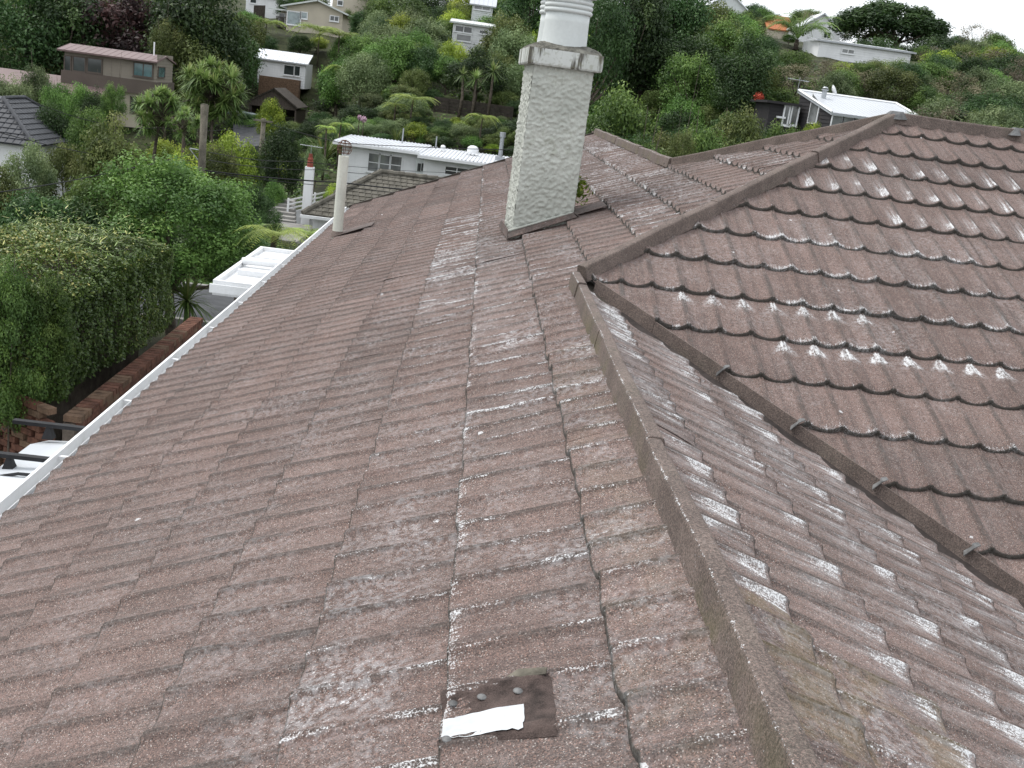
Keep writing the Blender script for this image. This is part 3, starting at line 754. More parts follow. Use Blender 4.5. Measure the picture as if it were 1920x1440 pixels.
obj('mortar_cap', V, F, M['mortarcap'], chim, True)
for yy in (-0.185, 0.20):
    c_ = cpt(0.0, yy, zt+0.135); mb = MB()
    pr_ = [(0.188, -.02), (0.178, 0.02), (0.172, 0.20), (0.172, 0.265)]
    z = 0.265
    for k in range(3):
        for t in np.linspace(-90, 90, 7): pr_.append((0.172+0.017*math.cos(math.radians(t)), z+0.018+0.018*math.sin(math.radians(t))))
        z += 0.036
    pr_ += [(0.171, z+0.005), (0.168, z+0.03), (0.15, z+0.03), (0.14, z-0.05)]
    mb.lathe(c_, pr_, 48); mb.build('chimney_pot', M['pot'], chim, True)
    mb = MB(); mb.lathe(c_, [(0.02, z+.13), (0.205, z+0.030), (0.208, z+0.022), (0.16, z+0.025)], 48); mb.build('rain_cap', M['pot'], chim)
# flashing apron of tile material round the base
def fl(pts_in, pts_out, name='chimney_flashing', mat='roof', wear=(0.25, 0, 0, 0)):
    mb = MB(); n = len(pts_in)
    for i in range(n-1): mb.slab([pts_in[i], pts_in[i+1], pts_out[i+1], pts_out[i]], 0.005)
    o = mb.build(name, M[mat], chim); wear_attr(o.data, wear)
def onAp(p, h): return np.array([p[0], p[1], zA(p[0])])+en*h
L0, R0 = cpt(-HWX-.012, -HWY-.014, 0), cpt(HWX+.012, -HWY-.014, 0); L1, R1_ = cpt(-HWX-.014, HWY+.01, 0), cpt(HWX+.014, HWY+.01, 0)
fl([onAp(L0, .055), onAp(R0, .050)], [onAp(cpt(-HWX-.03, -HWY-.060, 0), .008), onAp(cpt(HWX+.03, -HWY-.045, 0), .008)])
fl([onAp(L1, .06), onAp(L0, .07)], [onAp(cpt(-HWX-.045, HWY+.05, 0), .008), onAp(cpt(-HWX-.04, -HWY-.060, 0), .008)])
fl([onAp(R0, .055), onAp(R1_, .05)], [onAp(cpt(HWX+.05, -HWY-.045, 0), .008), onAp(cpt(HWX+.05, HWY+.05, 0), .008)])
# white mortar fillet on the front edge
mb = MB(); mb.tube([onAp(L0, .056)+np.array([0, .004, 0]), onAp(lerp(L0, R0, .3), .055), onAp(lerp(L0, R0, .6), .053), onAp(R0, .049)], [.013, .008, .009, .005], 7); mb.build('mortar_fillet', M['roughcast'], chim, True)
# flat flashing sheets beside the chimney
for (x0, x1, y0, y1) in ((0.80, 1.06, 8.58, 8.98),):
    mb = MB(); mb.slab([onAp((x0, y0), .006), onAp((x1, y0), .005), onAp((x1, y1), .002), onAp((x0, y1), .003)], 0.003)
    o = mb.build('flashing_sheet', M['roof'], roof); wear_attr(o.data, (0.35, 0, 0, 0))
# weed growing in the joint behind
def leaf_cloud(c, n, r, sz, seed):
    r_ = np.random.default_rng(seed); d = r_.normal(size=(n, 3)); d /= np.linalg.norm(d, axis=1)[:, None]
    return c+d*(r*r_.random((n, 1))**0.5), d+r_.normal(0, .5, (n, 3)), sz*r_.uniform(.6, 1.3, n), r_.random(n)

# vent pipe with rusty wire cage
VP_ = np.array([-1.617, 12.98, zA(-1.617)])
mb = MB(); mb.lathe(VP_+[0, 0, -.15], [(0.062, 0), (0.062, 1.10), (0.060, 1.112), (0.052, 1.112), (0.05, 0.9)], 28)
vent = mb.build('vent_pipe', M['pipe'], house, True)
mb = MB(); cc = VP_+[0, 0, 1.055]
for k in range(8):
    a = k*math.pi/8*2; mb.tube([cc+np.array([.088*math.sin(t)*math.cos(a), .088*math.sin(t)*math.sin(a), .092*math.cos(t)]) for t in np.linspace(0, 2.5, 12)], 0.0035, 5)
for t in (0.5, 0.95, 1.4, 1.85, 2.3):
    mb.tube([cc+np.array([.088*math.sin(t)*math.cos(a), .088*math.sin(t)*math.sin(a), .092*math.cos(t)]) for a in np.linspace(0, 2*math.pi, 20)], 0.003, 5, False)
mb.build('wire_cage', M['rust'], vent)
mb = MB(); mb.lathe(VP_+en*0.0, [(0.10, -.012), (0.085, 0.02), (0.064, 0.055), (0.062, 0.06)], 24); o = mb.build('pipe_flashing', M['cap'], vent, True); wear_attr(o.data, (.3, 0, 0, 0))
mb = MB(); mb.slab([onAp((VP_[0]-.02, VP_[1]-.12), .015), onAp((VP_[0]+.42, VP_[1]-.12), .012), onAp((VP_[0]+.42, VP_[1]+.3), .012), onAp((VP_[0]-.02, VP_[1]+.3), .018)], .003)
o = mb.build('flashing_sheet', M['roof'], roof); wear_attr(o.data, (.2, 0, 0, 0))

# white tray canopy over the side door
cx0, cx1, cy0, cy1, cz = -2.92, -1.52, 12.3, 14.98, -2.62
mb = MB(); mb.box(cx0+.02, cx1, cy0+.02, cy1-.02, cz-.03, cz-.01); can = mb.build('door_canopy', M['white'], house)
for b_ in ((cx0, cx0+.05, cy0, cy1), (cx0+.051, cx1, cy0, cy0+.05), (cx0+.051, cx1, cy1-.05, cy1)):
    mb = MB(); mb.box(b_[0], b_[1], b_[2], b_[3], cz-.13, cz+.045); mb.build('rim', M['white'], can)
mb = MB(); mb.box(cx0-.03, cx1, cy0-.035, cy0-.004, cz-.10, cz+.0); mb.build('fascia_moulding', M['white'], can)
for yy in (13.02, 14.05):
    mb = MB(); mb.box(cx0+.12, cx1, yy, yy+.07, cz-.009, cz+.06); mb.build('cross_beam', M['white'], can)
mb = MB(); mb.tube([(cx0+.05, 13.62, cz+.055), (cx0+.12, 13.62, cz+.07), (cx1, 13.60, cz+.08)], .05, 14); mb.build('downpipe', M['white'], can, True)

# ------------------------------------------------------------------ foliage builders
def leaves_mesh(name, c, nrm, size, tint, mat, aspect=0.5, extra=None):
    """one diamond-shaped leaf per centre"""
    c = np.asarray(c, np.float64); n = len(c); r_ = np.random.default_rng(n)
    nrm = nrm/np.linalg.norm(nrm, axis=1)[:, None]
    a = np.cross(nrm, r_.normal(size=(n, 3))); a /= np.linalg.norm(a, axis=1)[:, None]
    b = np.cross(nrm, a); L = size[:, None]; Wd = (size*aspect)[:, None]
    V = np.stack([c-a*L*.5, c+b*Wd*.5+nrm*L*.08, c+a*L*.5-nrm*L*.06, c-b*Wd*.5+nrm*L*.08], 1).reshape(-1, 3)
    F = np.arange(4*n).reshape(n, 4); tv = np.repeat(tint, 4)
    if extra is not None:
        ev_, ef, et = extra
        F2 = np.asarray(ef)+len(V); V = np.concatenate([V, ev_]); F = np.concatenate([F, F2]); tv = np.concatenate([tv, et])
    me = bpy.data.meshes.new(name)
    me.vertices.add(len(V)); me.vertices.foreach_set('co', V.astype(np.float32).ravel())
    me.loops.add(F.size); me.loops.foreach_set('vertex_index', F.astype(np.int32).ravel())
    me.polygons.add(len(F)); me.polygons.foreach_set('loop_start', np.arange(0, F.size, 4, dtype=np.int32))
    me.materials.append(mat)
    me.update(calc_edges=False)
    at_ = me.attributes.new('tint', 'FLOAT', 'POINT'); at_.data.foreach_set('value', tv.astype(np.float32))
    return me
def crown_pts(seed, nclump, nleaf, size, rx=1.0, rz=0.8, cr=(.24, .40), shell=(.45, 1.0), low=-0.55, flat=1.0, umbrella=False):
    """leaf centres of a crown of half width 1 made of uneven leaf clumps; origin at the crown centre"""
    r_ = np.random.default_rng(seed); C = []; Nn = []; S = []; Tn = []; heads = []
    lob = r_.normal(size=(5, 3)); lob /= np.linalg.norm(lob, axis=1)[:, None]; la = r_.uniform(-.22, .28, 5)
    k = 0
    while k < nclump:
        d = r_.normal(size=3); d /= np.linalg.norm(d)
        if d[2] < low: continue
        if umbrella and d[2] < -0.12: continue
        rad = r_.uniform(*shell)**0.5
        rad *= 1+sum(la[i]*max(0, d @ lob[i])**3 for i in range(5))
        cc = d*rad*np.array([rx, rx, rz])*0.8
        rc = r_.uniform(*cr)
        n = int(nleaf*(rc/np.mean(cr))**2*r_.uniform(.7, 1.3))
        dd = r_.normal(size=(n, 3)); dd[:, 2] += 0.35; dd /= np.linalg.norm(dd, axis=1)[:, None]
        rr = rc*(r_.uniform(.35, 1.08, n))[:, None]
        pts = cc+dd*rr*np.array([1, 1, flat]); C.append(pts)
        Nn.append(dd+r_.normal(0, .55, (n, 3))+np.array([0, 0, .35])); S.append(size*r_.uniform(.6, 1.35, n))
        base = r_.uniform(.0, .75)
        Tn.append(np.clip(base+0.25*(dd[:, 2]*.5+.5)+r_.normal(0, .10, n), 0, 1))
        heads.append(cc); k += 1
    return np.concatenate(C), np.concatenate(Nn), np.concatenate(S), np.concatenate(Tn), np.array(heads)
def trunk_mesh(name, heads, base_z, r0, seed, nb=7, lean=0.1):
    r_ = np.random.default_rng(seed+99); mb = MB()
    fork = np.array([r_.normal(0, lean*.4), r_.normal(0, lean*.4), base_z*0.42])
    mb.tube([np.array([0, 0, base_z]), fork*np.array([.4, .4, 0])+np.array([0, 0, base_z*.75]), fork], [r0*1.25, r0, r0*.8], 8)
    for h in heads[r_.choice(len(heads), min(nb, len(heads)), replace=False)]:
        mid = fork*.5+h*.5+np.array([0, 0, -.06])
        mb.tube([fork-np.array([0, 0, .03]), mid, h], [r0*.6, r0*.36, r0*.12], 6)
    return make_mesh(name, mb.v, mb.f, M['bark'], True)
# blades and fronds: strips
def strips(paths, widths, tints):
    V = []; F = []; Tt = []
    for P_, w, t in zip(paths, widths, tints):
        P_ = np.asarray(P_); n = len(P_); k = len(V)
        for i in range(n):
            d = P_[min(i+1, n-1)]-P_[max(i-1, 0)]; s = np.array([d[1], -d[0], 0.0]); l = math.hypot(d[0], d[1])
            s = s/l if l > 1e-6 else np.array([1.0, 0, 0])
            ww = w*(1-(i/(n-1))**2*0.92)*(0.6+0.4*min(1, i/1.5))
            V += [P_[i]-s*ww*.5, P_[i]+s*ww*.5]; Tt += [t, t]
        F += [(k+2*i, k+2*i+1, k+2*i+3, k+2*i+2) for i in range(n-1)]
    return np.array(V), np.array(F), np.array(Tt)
def strip_mesh(name, V, F, Tt, mat):
    me = make_mesh(name, V, F, mat)
    at_ = me.attributes.new('tint', 'FLOAT', 'POINT'); at_.data.foreach_set('value', np.asarray(Tt, np.float32))
    return me
def head_blades(c, n, L, w, r_, droop=0.5, up=-0.35):
    ps = []; ws = []; ts = []
    for _ in range(n):
        d = r_.normal(size=3); d /= np.linalg.norm(d)
        if d[2] < up: d[2] = abs(d[2])
        l = L*r_.uniform(.7, 1.1); pts = []
        for t in np.linspace(0, 1, 4): pts.append(c+d*l*t+np.array([0, 0, -droop*l*t*t*(1-abs(d[2])*.6)]))
        ps.append(pts); ws.append(w*r_.uniform(.7, 1.2)); ts.append(np.clip(.35+.45*d[2]+r_.normal(0, .15), 0, 1))
    return ps, ws, ts
def cabbage_mesh(seed, nh=24, rx=1.0, rz=.85, nbl=70, L=.36, w=.040):
    r_ = np.random.default_rng(seed); ps = []; ws = []; ts = []; heads = []
    for k in range(nh):
        d = r_.normal(size=3); d[2] = d[2] if r_.random() < .45 else abs(d[2]); d /= np.linalg.norm(d); d[2] = max(d[2], -.75)
        c = d*np.array([rx, rx, rz])*r_.uniform(.45, .72); heads.append(c)
        a, b_, c2 = head_blades(c, nbl, L, w, r_); ps += a; ws += b_; ts += c2
    return strip_mesh('crown', *strips(ps, ws, ts), LEAF['blade']), np.array(heads)
def fern_mesh(seed, nf=15, L=1.0, droop=.65, rise=.55, pin=22, plen=.20, mat='fern', pw=.035):
    r_ = np.random.default_rng(seed); ps = []; ws = []; ts = []
    for k in range(nf):
        a = 2*math.pi*(k+r_.uniform(-.25, .25))/nf; l = L*r_.uniform(.8, 1.1); dr = droop*r_.uniform(.75, 1.2)
        h = np.array([math.cos(a), math.sin(a), 0]); side = np.array([-h[1], h[0], 0]); tt = r_.uniform(.2, .9)
        sp = [h*l*t+np.array([0, 0, rise*l*t-dr*l*t*t]) for t in np.linspace(0, 1, 8)]
        ps.append(sp); ws.append(.02*L); ts.append(tt*.6)
        for t in np.linspace(.1, .99, pin):
            c = h*l*t+np.array([0, 0, rise*l*t-dr*l*t*t]); pl = plen*L*math.sin(math.pi*(t*.88+.10))**.7
            for sg in (-1, 1):
                e = c+side*sg*pl+h*pl*.35+np.array([0, 0, -pl*r_.uniform(.15, .45)])
                ps.append([c, (c+e)/2+np.array([0, 0, pl*.06]), e]); ws.append(pw*L*r_.uniform(.8, 1.2)); ts.append(np.clip(tt+r_.normal(0, .1), 0, 1))
    return strip_mesh('crown', *strips(ps, ws, ts), LEAF[mat])
def flax_mesh(seed, n=70, mat='blade'):
    r_ = np.random.default_rng(seed); ps = []; ws = []; ts = []
    for _ in range(n):
        a = r_.uniform(0, 2*math.pi); sp = r_.uniform(.15, .8); l = r_.uniform(.8, 1.3); h = np.array([math.cos(a), math.sin(a), 0])
        ps.append([h*.08+h*sp*l*t*t*.9+np.array([0, 0, l*(t-.45*sp*t*t)]) for t in np.linspace(0, 1, 5)]); ws.append(.06*r_.uniform(.7, 1.2)); ts.append(r_.uniform(0, 1))
    return strip_mesh('blades', *strips(ps, ws, ts), LEAF[mat])

# kinds: (crown mesh, trunk mesh, nominal crown half-height, base depth) in units of the crown half width
KIND = {}
def add_broad(key, mats, seeds, nclump, nleaf, size, **kw):
    lst = []
    tr = kw.pop('trunk', 1.9); tr_r = kw.pop('tr_r', .055)
    for mi, (mat, sd_) in enumerate(zip(mats, seeds)):
        c, n_, s_, t_, hd = crown_pts(sd_, nclump, nleaf, size, **kw)
        lo, hi = np.percentile(c[:, 2], 1), c[:, 2].max()
        me = leaves_mesh('crown', c, n_, s_, t_, LEAF[mat])
        lst.append((me, trunk_mesh('trunk', hd, -tr, tr_r, sd_), hi, tr))
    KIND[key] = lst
add_broad('mid', ['mid']*4, [1, 2, 3, 4], 56, 210, .070, rz=.95, trunk=1.05)
add_broad('dark', ['dark']*4, [11, 12, 13, 14], 58, 210, .068, rz=1.15, trunk=1.25)
add_broad('olive', ['olive']*3, [21, 22, 23], 52, 200, .068, rz=1.0, trunk=1.1)
add_broad('grey', ['grey']*3, [31, 32, 33], 52, 220, .064, rz=.9, trunk=1.0)
add_broad('lime', ['lime']*2, [41, 42], 46, 190, .075, rz=.95, trunk=1.05)
add_broad('copper', ['copper']*1, [51], 60, 150, .085, rz=.95, trunk=1.7)
add_broad('bare', ['bare']*2, [55, 56], 30, 60, .07, rz=1.1, trunk=1.7, cr=(.2, .34), tr_r=.05)
add_broad('shrub', ['mid', 'dark', 'olive', 'lime', 'grey'], [61, 62, 63, 64, 65], 32, 150, .10, rz=.75, low=-.2, trunk=.75, cr=(.3, .46), tr_r=.05)
add_broad('umbrella', ['dark'], [71], 150, 150, .062, rz=.74, trunk=.8, cr=(.13, .24), umbrella=True, shell=(.75, 1.0), tr_r=.06)
add_broad('spire', ['dark', 'olive'], [81, 82], 60, 180, .075, rz=1.75, trunk=1.8, cr=(.22, .36))

def sizes(kind): return [k[2] for k in KIND[kind]]
def plant_tree(name, kind, var, x, y, z0, ztop, hw, label, cat='tree', group=None, rot=None):
    """tree with its foot at z0, its top at ztop and half width hw"""
    me, tm, hi, tr = KIND[kind][var % len(KIND[kind])]
    H = ztop-z0
    zs = max(0.55, min(1.7, H/((hi+tr)*hw)))      # vertical stretch
    sc = hw
    t = thing(name, label, cat, (x, y, z0-0.15), group)
    t.rotation_euler = (0, 0, random.uniform(0, 6.28) if rot is None else rot)
    cz = H+0.15-hi*sc*zs
    for nm, mm in (('trunk', tm), ('crown', me)):
        o = bpy.data.objects.new(nm, mm); COL.objects.link(o); o.parent = t
        o.location = (0, 0, cz)
        o.scale = (sc, sc, sc*zs)
        if nm == 'trunk': o.scale = (sc, sc, (cz+0.05)/tr if cz > .1 else sc*zs)
    return t
def place(kind, var, px, pytop, D, wpx, label, name='tree', cat='tree', group=None, foot=None):
    p = at(px, pytop, D); x = p[0]; z0 = float(terr(x, D)) if foot is None else foot
    return plant_tree(name, kind, var, x, D, z0, max(p[2], z0+.6), wpx/2*D/FPX, label, cat, group)

# ------------------------------------------------------------------ beside the house: car, brick walls, hedge
def slab_box(mb, x0, x1, y0, y1, z0, z1): return mb.box(x0, x1, y0, y1, z0, z1)
car = thing('parked_car', 'white car with black roof rack bars parked between brick wall and gutter', 'car', (-3.07, 7.4, -5.28))
def loft(rings, closed=True):
    n = len(rings[0]); V = [p for r in rings for p in r]; F = []
    for i in range(len(rings)-1):
        for k in range(n if closed else n-1): F.append((i*n+k, i*n+(k+1) % n, (i+1)*n+(k+1) % n, (i+1)*n+k))
    F.append(tuple(range(n-1, -1, -1))); F.append(tuple((len(rings)-1)*n+k for k in range(n)))
    return V, F
def csec(y, wb, zb_, wt, zt_, c=-3.07):   # rounded cross-section of the body
    pts = []
    for x, z in ((-wb, zb_), (-wb*1.02, zb_+.35*(zt_-zb_)), (-wt*1.0, zt_-.07), (-wt*.93, zt_-.02), (-wt*.5, zt_+.004), (0, zt_+.012), (wt*.5, zt_+.004), (wt*.93, zt_-.02), (wt, zt_-.07), (wb*1.02, zb_+.35*(zt_-zb_)), (wb, zb_)):
        pts.append((c+x, y, z))
    return pts
low = loft([csec(5.0, .74, -5.0, .70, -4.45), csec(5.2, .84, -5.06, .80, -4.32), csec(7.0, .86, -5.08, .83, -4.27), csec(9.6, .86, -5.08, .83, -4.30), csec(10.75, .82, -5.06, .74, -4.42), csec(10.95, .72, -5.0, .62, -4.6)])
obj('body', low[0], low[1], M['carpaint'], car, True)
up_ = loft([csec(5.05, .74, -4.36, .66, -4.20), csec(5.35, .78, -4.33, .70, -3.70), csec(5.7, .80, -4.30, .72, -3.63), csec(7.4, .80, -4.30, .73, -3.60), csec(9.2, .80, -4.30, .72, -3.62), csec(9.55, .79, -4.31, .69, -3.70), csec(10.1, .76, -4.33, .64, -4.24)])
cabin = obj('cabin', up_[0], up_[1], M['carpaint'], car, True)
for sx in (-1, 1):
    for y0, y1 in ((5.8, 7.1), (7.2, 8.4), (8.5, 9.5)):
        mb = MB(); xo = -3.07+sx*.805; xi = -3.07+sx*.752
        mb.hexa([(xo, y0, -4.2), (xo, y1, -4.2), (xo+sx*.006, y1, -4.2), (xo+sx*.006, y0, -4.2)], [(xi, y0+.05, -3.78), (xi, y1-.05, -3.78), (xi+sx*.006, y1-.05, -3.78), (xi+sx*.006, y0+.05, -3.78)]); mb.build('side_window', M['glass'], car)
    for y in (5.95, 9.85):
        mb = MB(); c_ = np.array([-3.07+sx*.74, y, -4.97])
        mb.tube([c_-[.1, 0, 0], c_+[.1, 0, 0]], .315, 24); wh = mb.build('wheel', M['rubber'], car)
        mb = MB(); mb.tube([c_+[sx*.08, 0, 0], c_+[sx*.108, 0, 0]], .19, 18); mb.build('rim', M['metal'], wh)
mb = MB(); mb.hexa([(-3.72, 10.06, -4.26), (-2.42, 10.06, -4.26), (-2.42, 10.075, -4.25), (-3.72, 10.075, -4.25)], [(-3.66, 9.60, -3.75), (-2.48, 9.60, -3.75), (-2.48, 9.61, -3.74), (-3.66, 9.61, -3.74)]); mb.build('rear_window', M['glass'], car)
for y in (9.42, 8.58):
    mb = MB(); mb.box(-3.98, -2.16, y-.03, y+.03, -3.535, -3.50); bar = mb.build('roof_rack_bar', M['rubber'], car)
    for x in (-3.66, -2.48):
        mb = MB(); mb.hexa([(x-.05, y-.05, -3.645), (x+.05, y-.05, -3.645), (x+.05, y+.05, -3.645), (x-.05, y+.05, -3.645)], [(x-.02, y-.02, -3.536), (x+.02, y-.02, -3.536), (x+.02, y+.02, -3.536), (x-.02, y+.02, -3.536)]); mb.build('rack_foot', M['rubber'], bar)
mb = MB(); mb.tube([(-3.74, 8.40, -3.66), (-3.5, 8.37, -3.585), (-3.07, 8.36, -3.575), (-2.64, 8.37, -3.585), (-2.40, 8.40, -3.66)], .014, 6); mb.build('roof_seal', M['rubber'], cabin)
for x in (-3.60, -3.42, -3.24, -3.06, -2.88, -2.7, -2.52):
    mb = MB(); zr = -3.6-.05*((x+3.07)/.7)**2; mb.tube([(x, 7.92, zr-.004), (x, 8.0, zr+.006), (x, 8.2, zr+.006), (x, 8.28, zr-.004)], [.006, .014, .014, .006], 6); mb.build('roof_rib', M['carpaint'], cabin, True)
mb = MB(); mb.tube([(-3.76, 7.80, -3.66), (-3.5, 7.80, -3.588), (-3.07, 7.80, -3.578), (-2.64, 7.80, -3.588), (-2.38, 7.8, -3.66)], .016, 6); mb.build('roof_seam', M['carpaint'], cabin, True)

# pierced screen wall of single bricks
W0, W1 = np.array([-4.40, 11.42]), np.array([-6.55, 12.75])
wd = (W1-W0)/np.linalg.norm(W1-W0); wn_ = np.array([wd[1], -wd[0]])
screen = thing('pierced_brick_wall', 'open honeycomb red brick screen wall behind the white car', 'wall', (W0[0], W0[1], -5.3))
mb = MB(); BL, BH, BD = .205, .072, .10
for sx in (0,):
    mb.box(-BL/2, BL/2, -BD/2, BD/2, 0, BH)
bm_a = make_mesh('brick', mb.v, mb.f, M['brick']); bm_b = make_mesh('brick', mb.v, mb.f, M['brick2'])
ang = math.atan2(wd[1], wd[0])
def brick(par, x, y, z, a, nm='brick', sc=1.0):
    o = bpy.data.objects.new(nm, bm_a if random.random() < .62 else bm_b); COL.objects.link(o); o.parent = par
    l = np.array([x, y, z])-org(par); o.location = tuple(l); o.rotation_euler = (0, 0, a+random.uniform(-.02, .02)); o.scale = (sc, random.uniform(.94, 1.05), 1)
for r in range(14):
    z = -5.3+r*.083
    n = 9
    for k in range(n):
        s = .12+(k+(0.5 if r % 2 else 0))*.285
        if s > 2.5: continue
        p = W0+wd*s; brick(screen, p[0], p[1], z, ang)
for k in range(11):
    p = W0+wd*(.10+k*.225); brick(screen, p[0], p[1], -5.3+14*.083, ang, 'coping_brick')
# solid brick wall under the hedge
lw = thing('low_brick_wall', 'low red brick garden wall running under the clipped hedge', 'wall', (-4.2, 13.5, -5.3))
mb = MB(); mb.box(-4.30, -4.17, 11.45, 16.8, -5.3, -4.24); mb.build('mortar_core', M['mortar'], lw)
for r in range(13):
    z = -5.3+r*.083
    for k in range(25):
        y = 11.5+.105+(k+(.5 if r % 2 else 0))*.218
        if y > 16.75 or abs(y-13.0) < .0: continue
        if r < 3 and k % 1 == 0 and y < 11.0: continue
        brick(lw, -4.165, y, z, math.pi/2)
for k in range(45):
    brick(lw, -4.20, 11.52+k*.118, -5.3+13*.083, 0, 'coping_brick', .98)
for y in ():
    mb = MB(); mb.box(-4.36, -4.06, y, y+.30, -5.3, -4.02); mb.box(-4.385, -4.035, y-.025, y+.325, -4.0195, -3.97); mb.build('pier', M['brick'], lw)
# hedge
def hedge_pts(n, x0, x1, y0, y1, z0, z1, seed, size):
    r_ = np.random.default_rng(seed); ax_ = (x1-x0)*(y1-y0); sx = (y1-y0)*(z1-z0); sy = (x1-x0)*(z1-z0)
    pr = np.array([ax_*1.1, sx, sx*.3, sy, sy*.2]); pr /= pr.sum(); f = r_.choice(5, n, p=pr)
    u, w = r_.random(n), r_.random(n); P_ = np.zeros((n, 3)); Nn = np.zeros((n, 3))
    P_[:, 0] = x0+(x1-x0)*u; P_[:, 1] = y0+(y1-y0)*w; P_[:, 2] = z0+(z1-z0)*np.where((f == 3) | (f == 4), w, u)
    k = f == 0; P_[k, 2] = z1; Nn[k] = (0, 0, 1)
    k = f == 1; P_[k, 0] = x1; Nn[k] = (1, 0, .2); k = f == 2; P_[k, 0] = x0; Nn[k] = (-1, 0, .2)
    k = (f == 3); P_[k, 1] = y0; Nn[k] = (0, -1, .2); k = (f == 4); P_[k, 1] = y1; Nn[k] = (0, 1, .2)
    # soften the box and bulge
    cx, cy_, cz_ = (x0+x1)/2, (y0+y1)/2, (z0+z1)/2
    dx, dy_, dz = (P_[:, 0]-cx)/(x1-x0)*2, (P_[:, 1]-cy_)/(y1-y0)*2, (P_[:, 2]-cz_)/(z1-z0)*2
    P_[:, 2] -= .22*np.clip(np.abs(dx), 0, 1)**4*np.clip(dz, 0, 1)+.12*np.clip(np.abs(dy_), 0, 1)**6*np.clip(dz, 0, 1)
    bul = np.zeros(n)
    for kf in range(10):                 # sum of random waves: uneven clipping
        kv_ = r_.normal(0, 2.2 if kf < 5 else 6.5, 3); bul += (.034 if kf < 5 else .024)*np.sin(P_ @ kv_+r_.uniform(0, 6))
    dep = -np.abs(r_.normal(0, .07, n))
    P_ += Nn*(bul+dep)[:, None]
    tint = np.clip(.32+1.6*bul+r_.normal(0, .2, n)+.3*np.clip(dz, 0, 1)*(f == 0), 0, 1)
    return P_, Nn+r_.normal(0, .5, (n, 3)), size*r_.uniform(.6, 1.4, n), tint
hg = thing('clipped_hedge', 'tall clipped hedge with yellowing young leaves above the low brick wall', 'hedge', (-5.3, 13.6, -5.3))
c_, n_, s_, t_ = hedge_pts(80000, -6.8, -4.42, 11.8, 15.9, -4.12, -2.62, 3, .048)
me = leaves_mesh('foliage', c_-org(hg), n_, s_, t_, LEAF['hedge']); link('foliage', me, hg)
mb = MB(); mb.box(-6.4, -4.75, 12.15, 15.6, -5.3, -2.95); mb.build('inner_branches', M['bark'], hg)
ps, ws, ts = [], [], []
r_ = np.random.default_rng(5)
for k in range(150):
    b0 = np.array([r_.uniform(-6.5, -4.5), r_.uniform(12, 15.8), -2.75]); d = np.array([r_.normal(0, .12), r_.normal(0, .12), r_.uniform(.15, .42)])
    for t in np.linspace(.2, 1, 6):
        q = b0+d*t; e = q+np.array([r_.normal(0, .05), r_.normal(0, .05), r_.uniform(-.02, .05)]); ps.append([q, (q+e)/2, e]); ws.append(.022); ts.append(r_.uniform(.7, 1))
sm = strip_mesh('shoot_tips', *strips([np.array(p)-org(hg) for p in ps], ws, ts), LEAF['hedge']); link('shoot_tips', sm, hg)

# near foliage meshes with finer leaves
add_broad('nearround', ['mid'], [91], 150, 360, .036, rz=.95, trunk=1.2, cr=(.13, .22), shell=(.55, 1.0))
add_broad('nearmid', ['mid', 'dark'], [92, 93], 60, 260, .062, rz=1.0, trunk=1.3, cr=(.18, .30))
add_broad('nearolive', ['olive', 'grey'], [94, 95], 60, 240, .055, rz=1.1, trunk=1.3, cr=(.16, .28))
add_broad('climber', ['mid'], [97], 80, 240, .060, rz=1.6, trunk=1.5, cr=(.2, .34), low=-1.0, tr_r=.03)
add_broad('nearspire', ['olive'], [96], 70, 260, .070, rz=1.5, trunk=1.7, cr=(.18, .30))
place('nearround', 0, 338, 280, 19.3, 385, 'large round grey-green leafy tree between the hedge and the timber pole', 'round_tree')
place('nearround', 0, 200, 330, 18.5, 250, 'rounded leafy tree behind the clipped hedge at the left', 'round_tree')
place('nearspire', 0, 207, 205, 24.5, 135, 'dark upright pointed shrub in front of the charcoal tiled roof', 'pointed_shrub', 'shrub')
place('nearolive', 0, 125, 262, 23.5, 120, 'pale olive bush with airy shoots just below the charcoal roof', 'olive_bush', 'shrub')
place('nearolive', 1, 45, 258, 22.5, 130, 'pale grey-green bush at the left edge below the charcoal roof', 'olive_bush', 'shrub')
place('nearolive', 0, -20, 300, 19.5, 130, 'olive bush cut by the left edge of the picture', 'olive_bush', 'shrub')
place('nearmid', 1, 60, 352, 17.5, 210, 'dark green shrub at the left edge behind the hedge', 'dark_shrub', 'shrub')
place('nearmid', 1, 150, 372, 17.8, 170, 'dark green shrub just behind the hedge top', 'dark_shrub', 'shrub')
place('climber', 0, 15, 478, 11.6, 150, 'bright green leafy climber over the screen wall at the left edge', 'leafy_climber', 'shrub')
place('climber', 0, 95, 508, 11.9, 95, 'green hanging climber beside the hedge above the screen wall', 'leafy_climber', 'shrub')
place('nearmid', 0, 450, 400, 23.5, 90, 'green rounded bush beside the white canopy', 'green_bush', 'shrub')
# spiky cabbage palm heads and ferns near the road
def tree_with(name, crown, x, y, z0, zc, sc, label, cat='tree', group=None, r0=.06, heads=None):
    t = thing(name, label, cat, (x, y, z0-.1), group); h = zc-z0+.1
    mb = MB(); mb.tube([(0, 0, 0), (random.uniform(-.05, .05)*h, 0, h*.55), (0, 0, h)], [r0*1.3, r0, r0*.8], 8)
    if heads is not None:
        for hd in heads: mb.tube([(0, 0, h-.25*sc), tuple(np.array([0, 0, h])+hd*sc*.55), tuple(np.array([0, 0, h])+hd*sc)], [r0*.6, r0*.45, r0*.35], 6)
    link('trunk', make_mesh('trunk', mb.v, mb.f, M['bark'], True), t)
    o = link('crown', crown, t); o.location = (0, 0, h); o.scale = (sc,)*3; o.rotation_euler = (0, 0, random.uniform(0, 6))
    return t
cab = [cabbage_mesh(5, 34), cabbage_mesh(6, 46), cabbage_mesh(7, 18)]
single = []
